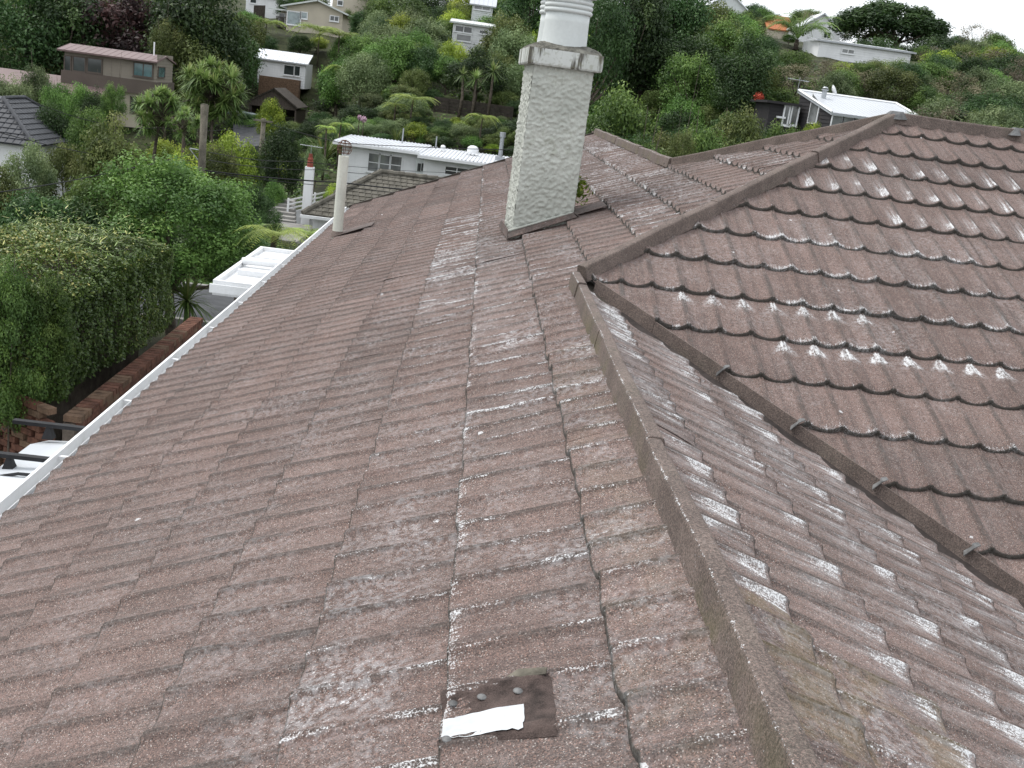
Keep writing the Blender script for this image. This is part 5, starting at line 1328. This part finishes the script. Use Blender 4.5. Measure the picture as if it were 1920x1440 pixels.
gable_house('upper_cream_house', 'cream walled house at the top edge beside the cream gable', 626, -30, 700, 22, 150, 'cream', 'pot', 1.5, 8, ((634, 1, 642, 10, 'glass', 1),))
gable_house('upper_white_house', 'white house at the top edge above the small cottage', 462, -8, 520, 12, 140, 'white', 'greyroof', 1.5, 8, ((470, -2, 480, 6, 'glass', 1),))
fw = thing('timber_fence', 'dark vertical board fence beside the white house at the top edge', 'fence', tuple(at(487, 25, 134)))
for k in range(12):
    q = at(477+k*1.8, 10, 134); mb = MB(); mb.box(q[0]-.055, q[0]+.055, 134, 134.05, q[2]-1.6, q[2]); mb.build('board', M['timber'], fw)
# skyline houses at the right
gable_house('gable_end_house', 'white gable-ended house on the skyline right of the palm', 1500, 56, 1578, 85, 150, 'white', 'white_roof', 2.1, 8, ((1546, 60, 1556, 72, 'glass', 2),), 'y')
gable_house('orange_roof_house', 'house with orange tiled roof on the skyline left of the palm', 1442, 56, 1484, 70, 156, 'cream', 'orange', 2.2, 7)
gable_house('grey_skyline_house', 'pale grey gabled house rising behind trees at the top edge', 1330, 14, 1400, 40, 158, 'pot', 'white_roof', 2.0, 8, (), 'y')
gable_house('long_white_house', 'long low white flat-roofed house below the skyline trees at the right', 1536, 86, 1712, 112, 112, 'white', 'greyroof', .35, 6, ((1580, 92, 1600, 101, 'curtain', 2),))
# --- black house with grey roof behind our peak
D = 60.0
blk = thing('black_house', 'black weatherboard house with large grey metal roof just beyond the tiled peak', 'house', (at(1560, 215, D)[0], D, gz_(at(1560, 215, D)[0], D)))
# roof quad: ridge (1498,166)-(1679,199), eave (1560,211)-(1715,224 .. hidden)
pR0 = at(1498, 166, D+4.4); pR1 = at(1679, 198, D+4.4); zr_ = (pR0[2]+pR1[2])/2; pE0 = at(1560, 210.5, D); ze_ = pE0[2]
# roof edges are level; the ridge runs parallel to the eave
xr0, xr1 = pR0[0], pR1[0]; xe0 = pE0[0]; xe1 = xe0+(xr1-xr0)
rib_roof(blk, (xe0, D, ze_), (xe1, D, ze_), (xr1, D+4.4, zr_), (xr0, D+4.4, zr_), 'greyroof', 22, .14, .015, rw=.05)
for p, q in (((xe0, D, ze_), (xr0, D+4.4, zr_)), ((xr0, D+4.4, zr_), (xr1, D+4.4, zr_)), ((xe1, D, ze_), (xr1, D+4.4, zr_))):
    mb = MB(); mb.tube([np.array(p)+[0, 0, .03], np.array(q)+[0, 0, .03]], .07, 4); mb.build('barge_trim', M['white'], blk)
zb_ = gz_(xe0, D)-2.5
# side wall follows the slanting edge of the roof on the left, boards facing the viewer
mb = MB()
N_ = 30; s0 = np.array([xr0+.15, D+4.3]); s1 = np.array([xe0+.12, D+.15])
zt0, zt1 = zr_-.16, ze_-.14
V = []; F = []
for k in range(N_):
    z0_ = zb_+(zr_-zb_)*k/N_; z1_ = zb_+(zr_-zb_)*(k+1)/N_
    def lim(z): t = 0 if zt0 == zt1 else np.clip((zt0-z)/(zt0-zt1), 0, 1); return s0+(s1-s0)*t
    p0 = s0; pa = lim(z0_); pb = lim(z1_); nrm2 = np.array([s1[1]-s0[1], -(s1[0]-s0[0])]); nrm2 = nrm2/np.linalg.norm(nrm2)
    i0 = len(V); V += [(p0[0]+nrm2[0]*.03, p0[1]+nrm2[1]*.03, z0_), (pa[0]+nrm2[0]*.03, pa[1]+nrm2[1]*.03, z0_), (pb[0], pb[1], z1_), (p0[0], p0[1], z1_)]; F.append((i0, i0+1, i0+2, i0+3))
mb.add(V, F); mb.build('gable_wall', M['blackwall'], blk)
mb = MB(); mb.siding(xe0+.1, xe1-.2, D+.2, zb_, ze_-.15, .2, .025); mb.box(xe0+.1, xe1-.2, D+.21, D+4.4, zb_, ze_-.16); mb.build('wall', M['blackwall'], blk)
for k in range(5):
    a_, z1_ = XZ(1562+k*20.5, 217+k*2.6, D+.15); b_, z0_ = XZ(1577+k*20.5, 236+k*2.6, D+.15); window(blk, a_, b_, z0_-.5, z1_, D+.16, 'curtain', 'white', 1, 1, .06)
gw = at(1522, 205, D+2.2)
def gwall(u, z):                          # point on the slanting gable wall
    p = s0+(s1-s0)*u; return np.array([p[0]+nrm2[0]*.06, p[1]+nrm2[1]*.06, z])
zc_ = at(1522, 205, D+2.4)[2]
mb = MB()
for u0, u1, z0_, z1_ in ((.36, .38, -.75, .95), (.60, .62, -.75, .45), (.36, .62, -.78, -.70), (.38, .60, .30, .36)):
    mb.slab([gwall(u0, zc_+z0_), gwall(u1, zc_+z0_), gwall(u1, zc_+z1_), gwall(u0, zc_+z1_)], .06)
gwin = mb.build('window', M['white'], blk)
mb = MB(); mb.slab([gwall(.37, zc_-.75), gwall(.61, zc_-.75), gwall(.61, zc_+.4), gwall(.37, zc_+.85)], .02); mb.build('pane', M['curtain'], gwin)
xa, za = XZ(1445, 193, D+3.5); xb, zb2 = XZ(1500, 200, D+3.5)
mb = MB(); mb.siding(xa, xb, D+3.5, zb_, za, .2, .025); mb.box(xa, xb, D+3.51, D+7, zb_, za-.01); mb.box(xa-.3, xb, D+3.2, D+7.2, za+.001, za+.14); mb.build('lean_to', M['blackwall'], blk)
for a, c in ((1474, 1480), (1484, 1493)):
    q0, q1, q2, q3 = rect(a, 197, c, 224, D+3.45); window(blk, q0, q1, q2-.3, q3, D+3.45, 'curtain', 'white', 1, 1, .09)
q0, q1, q2, q3 = rect(1456, 217, 1472, 223, D+3.4); mb = MB(); mb.box(q0, q1, D+3.3, D+3.45, q2, q3); mb.build('sill_board', M['white'], blk)
q = at(1545, 178, D+3.2); mb = MB(); mb.tube([q-[0, 0, .5], q+[0, 0, .25]], .14, 12); mb.tube([q+[0, 0, .25], q+[0, 0, .32]], .21, 12); mb.tube([q+[0, 0, .38], q+[0, 0, .46]], [.18, .09], 12); mb.build('flue', M['metal'], blk)
q = at(1561, 171, D+4.6); mb = MB(); mb.lathe(q, [(.02, 0), (.2, .03), (.34, .12)], 16); dsh = mb.build('satellite_dish', M['white'], blk)
dsh.data.transform(Matrix.Translation(Vector(q-org(blk))) @ Matrix.Rotation(1.1, 4, 'Y') @ Matrix.Translation(-Vector(q-org(blk))))
q = at(1499, 152, D+4.3); mb = MB(); mb.tube([q-[0, 0, .7], q+[0, 0, .2]], .015, 5); mb.tube([q+[-.7, 0, .08], q+[.55, 0, .02]], .015, 5)
for k in np.linspace(-.6, .5, 8): mb.tube([q+[k, -.3, .05], q+[k, .3, .05]], .01, 4)
mb.build('antenna', M['metal'], blk)
# retaining wall in the garden bank
q = at(860, 200, 90); rw_ = thing('retaining_wall', 'dark timber retaining wall in the garden bank below the cabbage trees', 'wall', (q[0], 90, q[2]-2))
xa, xb = at(815, 200, 90)[0], at(960, 215, 90)[0]
for k in range(4):
    mb = MB(); zk = q[2]-.75+k*.33; mb.box(xa, xb, 90, 90.12, zk, zk+.31); mb.build('board', M['timber'], rw_)
for k in range(7): mb = MB(); xx = xa+(xb-xa)*k/6; mb.box(xx-.07, xx+.07, 89.88, 89.998, q[2]-1.6, q[2]+.55); mb.build('post', M['timber'], rw_)
# ------------------------------------------------------------------ poles and wires
p = at(378, 320, 32); pt_ = at(384, 195, 32); zf = gz_(p[0], 32)
pole = thing('timber_pole', 'thick weathered timber power pole standing among the bushes', 'pole', (p[0], 32, zf))
mb = MB(); mb.tube([(p[0], 32, zf-.3), (p[0], 32, (zf+pt_[2])/2), (pt_[0], 32, pt_[2]-.02), (pt_[0], 32, pt_[2])], [.15, .13, .115, .10], 14); mb.build('shaft', M['polewood'], pole, True)
mb = MB(); q = at(368, 280, 32); mb.tube([(p[0]-.1, 31.9, q[2]), (p[0]-.32, 31.8, q[2]+.02)], .02, 6); mb.tube([(p[0]-.1, 31.9, q[2]-.28), (p[0]-.32, 31.8, q[2])], .015, 6); mb.build('bracket', M['metal'], pole)
q = at(492, 235, 62); zf = gz_(q[0], 62)
po2 = thing('service_pole', 'thin brown service pole beside the asphalt drive', 'pole', (q[0], 62, zf))
mb = MB(); mb.tube([(q[0], 62, zf-.3), (q[0]+.05, 62, at(494, 222, 62)[2])], [.16, .13], 10); mb.build('shaft', M['polewood'], po2, True)
mb = MB(); zz = at(493, 228, 62)[2]; mb.box(q[0]-.5, q[0]+.6, 61.8, 61.87, zz, zz+.1); mb.build('crossarm', M['polewood'], po2)
def wire(pts, r, label, sag=0.0):
    P_ = [at(*a) for a in pts]; out = []
    for i in range(len(P_)-1):
        for t in np.linspace(0, 1, 10, endpoint=(i == len(P_)-2)): out.append(P_[i]*(1-t)+P_[i+1]*t+np.array([0, 0, -sag*4*t*(1-t)]))
    mb = MB(); mb.tube(out, r, 5); o = mb.build('overhead_wire', M['wire']); tag(o, label, 'wire', 'overhead wires'); return o
wire([(372, 318, 31.9), (640, 342, 34), (900, 365, 37)], .022, 'thick black cable running from the timber pole behind the vent pipe', .05)
wire([(386, 322, 31.9), (640, 350, 33.5), (900, 372, 36)], .010, 'thin cable just below the thick one right of the timber pole', .05)
wire([(-30, 364, 14), (200, 325, 19), (372, 285, 31.9)], .009, 'black cable rising from the left edge to the timber pole', .02)
wire([(372, 300, 31.8), (215, 295, 26), (-30, 240, 18)], .008, 'thin wire from the timber pole to the charcoal roof', .05)
wire([(390, 285, 32), (560, 302, 46), (880, 325, 64)], .012, 'thin wire crossing in front of the white house windows', .1)
wire([(390, 300, 32), (600, 318, 46), (880, 334, 62)], .012, 'lowest thin wire in front of the white house', .1)
wire([(494, 228, 62), (640, 268, 60), (960, 281, 58)], .02, 'dark wire along the white house roof edge', .05)
wire([(494, 228, 62), (300, 240, 50), (60, 190, 40)], .012, 'thin wire from the service pole across the left bushes', .3)

# ------------------------------------------------------------------ feature trees on the hillside
G = 'bush trees on the hillside'
place('dark', 0, 40, -70, 88, 190, 'big dark tree at the top left corner', 'dark_tree')
place('dark', 1, 120, -50, 90, 170, 'big dark tree between the top left corner and the copper tree', 'dark_tree')
place('copper', 0, 235, -25, 92, 190, 'copper-leaved beech tree behind the brown house', 'copper_beech')
place('dark', 2, 375, -60, 90, 210, 'tall dark tree right of the copper beech', 'dark_tree')
place('olive', 1, 318, 25, 86, 70, 'olive green tree between copper beech and tall dark tree', 'olive_tree')
place('dark', 3, 445, 40, 99, 110, 'dark spreading tree left of the white cottage', 'dark_tree')
place('dark', 0, 490, 60, 112, 70, 'dark tree behind the cottage roof', 'dark_tree')
for i, (k, px, py, D, w) in enumerate((('grey', 22, 135, 64, 90), ('grey', 72, 118, 66, 70), ('mid', 112, 150, 64, 60), ('mid', 150, 152, 63, 70), ('dark', 185, 160, 62, 60), ('mid', 213, 152, 61, 46), ('dark', 95, 185, 60, 90), ('mid', 165, 195, 58, 80))):
    place(k, i, px, py, D, w, ['pale shrub at the left edge above the charcoal roof', 'pale leafy shrub below the brown house eave', 'green shrub directly above the charcoal ridge', 'green shrub below the brown house windows', 'dark shrub under the brown house balcony', 'bright rounded shrub at the brown house corner', 'dark shrub behind the right hip of the charcoal roof', 'green shrub right of the charcoal roof'][i], 'garden_shrub', 'shrub')
place('lime', 0, 425, 240, 56, 120, 'yellow-green bush right of the timber pole', 'lime_bush', 'shrub')
place('lime', 1, 350, 282, 44, 110, 'yellow-green bush behind the timber pole foot', 'lime_bush', 'shrub')
place('olive', 0, 408, 262, 46, 90, 'olive bush just right of the timber pole', 'olive_bush', 'shrub')
place('mid', 2, 470, 272, 58, 60, 'green bush at the foot of the asphalt drive', 'green_bush', 'shrub')
place('dark', 1, 532, 224, 61, 92, 'dark rounded bush right of the service pole', 'dark_bush', 'shrub')
place('lime', 0, 512, 180, 84, 56, 'yellow-green bush in front of the garage', 'lime_bush', 'shrub')
place('grey', 1, 592, 268, 60, 44, 'variegated bush left of the white house corner', 'grey_bush', 'shrub')
place('dark', 2, 470, 330, 46, 90, 'dark bush below the asphalt drive', 'dark_bush', 'shrub')
place('mid', 0, 515, 330, 54, 60, 'small bush beside the garden steps', 'green_bush', 'shrub')
place('dark', 3, 505, 365, 45, 70, 'dark bush left of the garden steps', 'dark_bush', 'shrub')
place('lime', 1, 628, 338, 56, 40, 'bright plant growing behind the grey tiled hip', 'lime_bush', 'shrub')
flx = [flax_mesh(1), flax_mesh(2, 50)]
def flax(px, py, D, hpx, label, k=0, grp=None):
    p = at(px, py, D); z0 = gz_(p[0], D); t = thing('flax_bush', label, 'plant', (p[0], D, min(z0, p[2])-.05), grp); o = link('blades', flx[k], t); s = hpx*D/FPX; o.scale = (s, s, s*.9); o.rotation_euler = (0, 0, px); return t
flax(612, 222, 76, 62, 'large flax clump above the left end of the white house')
flax(640, 228, 78, 48, 'flax clump right of the large one above the white house', 1)
flax(745, 238, 77, 36, 'strappy clump above the middle of the white house', 1)
flax(790, 232, 78, 32, 'strappy clump below the pale tree fern', 0)
fern(775, 188, 82, 100, 'pale tree fern with wide fronds in the garden bank', 0)
fern(742, 196, 83, 60, 'small pale tree fern left of the wide one', 2)
fern(640, 232, 74, 52, 'low pale fern above the left end of the white house', 2)
fern(612, 240, 72, 46, 'low fern next to the flax', 1)
fern(600, 60, 112, 120, 'tree fern in front of the cream house', 1)
fern(636, 68, 110, 100, 'tree fern right of the cream house window', 0)
fern(500, 45, 118, 90, 'tree fern left of the cream house', 0)
fern(905, 222, 78, 80, 'dark fern in the bank close to the chimney', 1)
fern(640, 125, 96, 70, 'tree fern right of the white cottage', 2)
for px, py, D, r in ((682, 224, 77, 6), (674, 220, 77.5, 4)):
    q = at(px, py, D); t = thing('pink_flowers', ['pale pink flower head above the middle of the white house roof', 'smaller pink flower head beside the larger one'][int(r < 6)], 'flowers', tuple(q)); c_, n_, s_, t_ = leaf_cloud(np.zeros(3), 120, r*D/FPX, .14, int(r)); me = leaves_mesh('petals', c_, n_, s_, t_, M['petal'], .6); link('petals', me, t)
    mb = MB(); mb.tube([q-[0, 0, 1.2], q], .03, 5); mb.build('stem', M['bark'], t)
place('lime', 1, 850, 72, 100, 76, 'yellow-green tree above the cabbage trees', 'lime_tree')
place('grey', 0, 800, 30, 112, 110, 'soft grey-green tree left of the white flat-roofed house', 'soft_tree')
place('grey', 2, 735, 40, 108, 100, 'soft pale tree right of the cream house', 'soft_tree')
place('mid', 1, 690, 60, 104, 80, 'green tree between the cream house and the garden bank', 'green_tree')
place('olive', 2, 960, 20, 104, 100, 'olive tree close to the chimney pot on its left', 'olive_tree')
place('umbrella', 0, 1692, 2, 138, 235, 'broad domed dark tree on the skyline at the right', 'domed_tree')
place('dark', 2, 1578, 28, 170, 66, 'dark round tree on the skyline right of the white gable', 'dark_tree')
place('bare', 0, 1620, 28, 150, 80, 'thin grey-leaved tree left of the domed tree', 'twiggy_tree')
place('bare', 1, 1455, 28, 160, 60, 'thin twiggy tree behind the orange roof', 'twiggy_tree')
place('bare', 1, 1838, 40, 150, 70, 'thin twiggy tree right of the domed tree', 'twiggy_tree')
place('bare', 0, 1885, 92, 92, 130, 'grey twiggy scrub tree at the right edge', 'twiggy_tree')
place('bare', 1, 1310, 10, 96, 80, 'grey twiggy tree in the dense bush right of the chimney', 'twiggy_tree')
place('dark', 0, 1660, 62, 128, 130, 'dark dense tree under the left side of the domed tree', 'dark_tree')
place('dark', 1, 1770, 62, 126, 120, 'dark dense tree under the right side of the domed tree', 'dark_tree')
place('olive', 0, 1420, 130, 74, 50, 'brownish bush by the antenna of the black house', 'olive_bush', 'shrub')
place('grey', 1, 1770, 178, 56, 130, 'pale rounded tree right of the black house roof', 'pale_tree')
place('grey', 2, 1870, 190, 54, 120, 'pale rounded tree at the right edge above our ridge', 'pale_tree')
for i, (k, px, py, D, w) in enumerate((('olive', 1400, 190, 50, 110), ('mid', 1465, 222, 48, 80), ('lime', 1530, 226, 50, 60), ('mid', 1330, 228, 42, 110), ('mid', 1215, 245, 40, 100), ('olive', 1285, 240, 41, 60), ('dark', 1370, 205, 54, 110))):
    place(k, i, px, py, D, w, ['olive shrub left of the black house', 'green shrub in front of the black lean-to', 'light green shrub under the black house window', 'green shrub behind our back hip', 'bright shrub behind the low ridge beside the chimney', 'olive brown shrub behind the low ridge dip', 'dark shrub above the dip in our ridge'][i], 'garden_shrub', 'shrub')
for i, (k, px, py, D, w, lb) in enumerate((('dark', 1135, -50, 74, 130, 'tall dark tree standing right behind the chimney slab'), ('dark', 1205, -70, 80, 150, 'tallest dark tree right of the chimney pot'), ('dark', 1285, -45, 84, 140, 'tall dark tree left of the twiggy grey tree'), ('olive', 1350, -8, 88, 110, 'tall olive tree below the pale grey gable'), ('dark', 1392, 30, 84, 80, 'dark tree left of the orange roof'),
        ('dark', 1010, -60, 112, 130, 'tall dark tree behind the chimney pot'), ('mid', 930, -25, 150, 120, 'tall green tree at the top edge just left of the chimney'), ('dark', 815, -28, 152, 130, 'tall dark tree at the top edge above the soft grey-green tree'), ('grey', 730, -24, 150, 120, 'pale tree at the top edge right of the cream house'), ('mid', 1075, -40, 108, 110, 'green tree at the top edge touching the right of the pot'))):
    place(k, i, px, py, D, w, lb, 'tall_tree')
# palm on the skyline
palm = fern_mesh(9, 30, 1.0, 1.35, 1.55, 26, .16, 'blade', .03)
q = at(1495, 74, 118); tree_with('palm_tree', palm, q[0], 118, gz_(q[0], 118), q[2], 76*118/FPX, 'feathery palm tree below the white gable on the skyline', 'tree', None, .3)
for k, (px, py, r) in enumerate(((1422, 181, 9), (1427, 183, 6))):
    q = at(px, py, 66); t = thing('red_flowers', ['cluster of red flowers left of the black house', 'small cluster of red flowers left of the black house'][k], 'flowers', tuple(q)); c_, n_, s_, t_ = leaf_cloud(np.zeros(3), 100, r*66/FPX, .14, 3+k); link('petals', leaves_mesh('petals', c_, n_, s_, t_, M['red'], .6), t)
# weed behind the chimney
wd_ = thing('chimney_weed', 'bright green weed sprouting behind the chimney base', 'plant', tuple(onAp(cpt(HWX+.07, HWY*.1, 0), .02)))
c_, n_, s_, t_ = leaf_cloud(np.array([0.02, 0, .14]), 130, .13, .055, 8); link('leaves', leaves_mesh('leaves', c_, n_, s_, t_, LEAF['lime']), wd_)

# ------------------------------------------------------------------ bush cover
PROT = [(620, 250, 965, 345, 68), (560, 325, 830, 440, 50), (535, 285, 640, 400, 52), (108, 85, 318, 172, 75), (0, 183, 165, 272, 58), (497, 97, 574, 158, 104), (470, 165, 556, 206, 95),
        (434, 214, 498, 274, 78), (512, -5, 650, 58, 126), (850, 40, 915, 76, 118), (888, 0, 920, 24, 140), (1438, 165, 1715, 232, 60), (1540, 74, 1712, 104, 112), (1500, 36, 1576, 78, 150),
        (1440, 36, 1478, 56, 156), (1333, 0, 1392, 12, 158), (628, 0, 690, 14, 150), (462, 0, 515, 12, 140), (330, 110, 470, 235, 66), (240, 165, 370, 290, 50), (845, 110, 960, 205, 88),
        (725, 180, 830, 215, 82), (815, 190, 950, 216, 90), (1468, 36, 1534, 84, 118), (1590, -5, 1805, 80, 138), (575, 170, 700, 250, 74), (505, 185, 575, 330, 61), (150, -30, 320, 90, 92), (370, 190, 392, 325, 32), (484, 220, 500, 292, 62), (505, 330, 560, 410, 52), (540, 200, 900, 262, 74)]
SITES = [(p_.location.x, p_.location.y) for p_ in (wh, gh, dh, bh, cot, gar, crm, blk)]
placed = []
def region(px, D):
    if px < 480: return ('on the left hillside around the brown house', 'A') if D < 100 else ('high on the left behind the brown house', 'B')
    if px < 960: return ('in the garden bank above the white house', 'C') if D < 92 else (('on the upper slope below the cream house', 'D') if px < 720 else ('on the upper slope left of the chimney', 'E'))
    if px < 1130: return ('directly behind the chimney', 'F')
    if px < 1420: return ('in the dense bush right of the chimney', 'G') if D < 95 else ('near the skyline right of the chimney', 'H')
    if D < 75: return ('around the black house', 'I')
    if D < 118: return ('on the slope below the long white house', 'J')
    return ('along the right skyline', 'K')
ADJ = {'mid': 'mid green', 'dark': 'dark green', 'olive': 'olive green', 'grey': 'pale grey-green', 'lime': 'yellow-green', 'bare': 'thin grey', 'spire': 'upright dark', 'shrub': 'low rounded'}
rs = np.random.default_rng(2024)
cnt = 0
CAND = []; PLA = np.zeros((9000, 3))
def try_tree(px, D, hwm0, hm0, kind, var):
    p = at(px, 300, D); x = p[0]; z0 = gz_(x, D)
    for q in (1.0, .78, .6, .45):
        hwm, hm = hwm0*max(q, .6), hm0*q
        pa_ = PLA[:len(placed)]
        if len(pa_) and (((pa_[:, 0]-x)**2+(pa_[:, 1]-D)**2) < (0.55*(pa_[:, 2]+hwm))**2).any(): continue
        pxc, pyt = pix((x, D, z0+hm)); pyb = pix((x, D, z0))[1]; hp = hwm*FPX/D
        r = (pxc-hp*.9, pyt, pxc+hp*.9, pyb)
        if r[2] < -60 or r[0] > 1980 or pyb < -40: return False
        bad = False
        for (a, b, c, d, Dd) in PROT:
            if D < Dd+3 and r[0] < c and r[2] > a and r[1] < d and r[3] > b: bad = True; break
        if bad: continue
        if any(abs(x-a) < b_+hwm*.7 and -1.5-hwm*.5 < D-c < 9 for (a, b_, c) in FOOT): return False
        PLA[len(placed)] = (x, D, hwm); placed.append((x, D, hwm)); CAND.append((px, x, D, z0, hm, hwm, kind, var, pxc, pyt, pyb, hp)); return True
    return False
FOOT = []
for t_, hw_ in ((wh, 9.5), (gh, 7.5), (dh, 7), (bh, 5.5), (cot, 3), (gar, 3.5), (crm, 5), (blk, 6)): FOOT.append((t_.location.x, hw_, t_.location.y))
def kinds_for(px, D):
    if 1090 < px < 1420 and D < 100: return ['dark', 'dark', 'mid', 'dark', 'dark', 'spire', 'olive']
    if px < 480: return ['dark', 'dark', 'mid', 'olive']
    if px > 1420: return ['mid', 'dark', 'olive', 'mid', 'grey', 'dark', 'bare', 'lime']
    return ['grey', 'mid', 'dark', 'olive', 'mid', 'lime', 'dark']
def bulk(n, d0, d1, px0, px1, hw, hh, kinds=None):
    for _ in range(n):
        D = d0+(d1-d0)*rs.random()**.8; px = rs.uniform(px0, px1)
        ks = kinds or kinds_for(px, D); k = ks[rs.integers(len(ks))]
        h_ = rs.uniform(*hw)
        try_tree(px, D, h_, h_*rs.uniform(*hh), k, int(rs.integers(6)))
bulk(500, 38, 75, 1085, 1430, (1.6, 2.9), (2.3, 3.1))
bulk(500, 75, 120, 1060, 1480, (2.0, 3.2), (2.0, 2.9))
bulk(1500, 62, 128, 1400, 1980, (1.4, 2.6), (1.5, 2.1))
bulk(120, 40, 62, 1690, 1980, (1.2, 2.0), (1.4, 2.0))
bulk(700, 92, 150, 440, 1100, (1.8, 3.0), (1.9, 2.7))
bulk(160, 84, 150, -40, 480, (2.2, 3.8), (2.0, 2.9))
bulk(600, 118, 175, -40, 1300, (2.6, 4.2), (2.2, 3.0))
bulk(200, 125, 175, 1250, 1480, (2.0, 3.2), (1.5, 2.0))
bulk(200, 170, 300, 1640, 2000, (2.5, 4), (1.1, 1.5), ['dark', 'dark', 'mid'])
bulk(300, 112, 150, 1380, 1660, (1.0, 1.8), (1.1, 1.5), ['dark', 'mid', 'olive'])
bulk(120, 46, 84, 240, 520, (.9, 1.7), (1.4, 1.9), ['mid', 'dark', 'lime', 'olive'])
bulk(90, 28, 46, 150, 600, (.8, 1.5), (1.3, 1.8), ['mid', 'dark', 'olive'])
bulk(500, 78, 112, 430, 1000, (1.0, 1.8), (1.1, 1.6), ['mid', 'dark', 'olive', 'dark', 'grey'])
bulk(800, 71, 96, 520, 990, (.45, 1.1), (1.0, 1.5), ['shrub'])
bulk(300, 34, 60, 1090, 1960, (.6, 1.4), (1.1, 1.6), ['shrub'])
bulk(200, 60, 110, 1430, 1960, (.7, 1.3), (1.2, 1.6), ['shrub'])
# keep only plants the view shows something of (coarse front-to-back coverage)
GW, GH = 384, 150
cov_ = np.zeros((GH, GW), bool); gy, gx = np.mgrid[0:GH, 0:GW]; gxp = (gx+.5)*5.0; gyp = (gy+.5)*5.0
ridge_x = [-50, 650, 950, 1100, 1260, 1680, 1980]; ridge_y = [980, 385, 300, 255, 300, 222, 262]
cov_ |= gyp > np.interp(gxp, ridge_x, ridge_y)
keepers = []
for cnd in sorted(CAND, key=lambda c: c[2]):
    px, x, D, z0, hm, hwm, kind, var, pxc, pyt, pyb, hp = cnd
    cy_ = pyt*.62+pyb*.38; ry = max(6, (pyb-pyt)*.42)
    el = ((gxp-pxc)/max(hp*.88, 4))**2+((gyp-cy_)/ry)**2 < 1
    n_all = el.sum()
    if n_all == 0: continue
    vis = (el & ~cov_).sum()
    if vis < max(3, .06*n_all): continue
    keepers.append(cnd+(vis,)); cov_ |= ((gxp-pxc)/max(hp*.75, 3))**2+((gyp-cy_)/(ry*.85))**2 < 1
ORD = ['first', 'second', 'third', 'fourth', 'fifth', 'sixth', 'seventh', 'eighth', 'ninth', 'tenth', 'eleventh', 'twelfth']
trees_ = sorted([c for c in keepers if c[6] != 'shrub'], key=lambda c: -c[12])[:300]; shr_ = [c for c in keepers if c[6] == 'shrub']
byg = {}
for cnd in trees_+shr_:
    what = 'shrub' if cnd[6] == 'shrub' else 'tree'; reg, code = region(cnd[0], cnd[2])
    adj = ADJ[cnd[6]] if what == 'tree' else 'low '+['mid green', 'dark green', 'olive', 'yellow-green', 'grey-green'][cnd[7] % 5]
    byg.setdefault((adj, what, reg), []).append(cnd)
for (adj, what, reg), lst in byg.items():
    lst.sort(key=lambda c: c[8])
    for i, cnd in enumerate(lst):
        px, x, D, z0, hm, hwm, kind, var = cnd[:8]
        if len(lst) == 1: lb = f'{adj} {what} {reg}'
        elif len(lst) <= 12: lb = f'{ORD[i]} {adj} {what} from the left {reg}'
        else: lb = f'{adj} {what} {reg}'
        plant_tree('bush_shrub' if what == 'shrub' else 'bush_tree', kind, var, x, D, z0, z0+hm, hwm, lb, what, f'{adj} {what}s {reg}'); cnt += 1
print('bush plants', len(CAND), cnt, cnt, 'tiles', sum(1 for o in bpy.data.objects if o.name.startswith('roof_tile')))
# grass and low ground cover on the open banks
r_ = np.random.default_rng(77); n = 60000
ug, dg = r_.uniform(-60, 1980, n), 26+(105-26)*r_.random(n)
Pg = np.array([ray(u_, 300) for u_ in ug]); Pg = Pg*(dg/Pg[:, 1])[:, None]; Pg[:, 2] = terr(Pg[:, 0], Pg[:, 1])+.06
keep = np.ones(n, bool)
for (a, b, w1, w2) in ((at(468, 240, 86)[0], 86, 3.2, 11),): keep &= ~((np.abs(Pg[:, 0]-a) < w1) & (np.abs(Pg[:, 1]-b) < w2))
keep &= ~((Pg[:, 1] < 27)); Pg = Pg[keep]; n = len(Pg)
me = leaves_mesh('ground_cover', Pg+r_.normal(0, .08, (n, 3))*[1, 1, .6], r_.normal(0, .6, (n, 3))+[0, -.3, 1.0], r_.uniform(.16, .42, n), r_.random(n), LEAF['mid'], .6)
o = link('ground_cover', me); o['kind'] = 'stuff'; o['label'] = 'low green ground cover over the open banks'; o['category'] = 'ground cover'
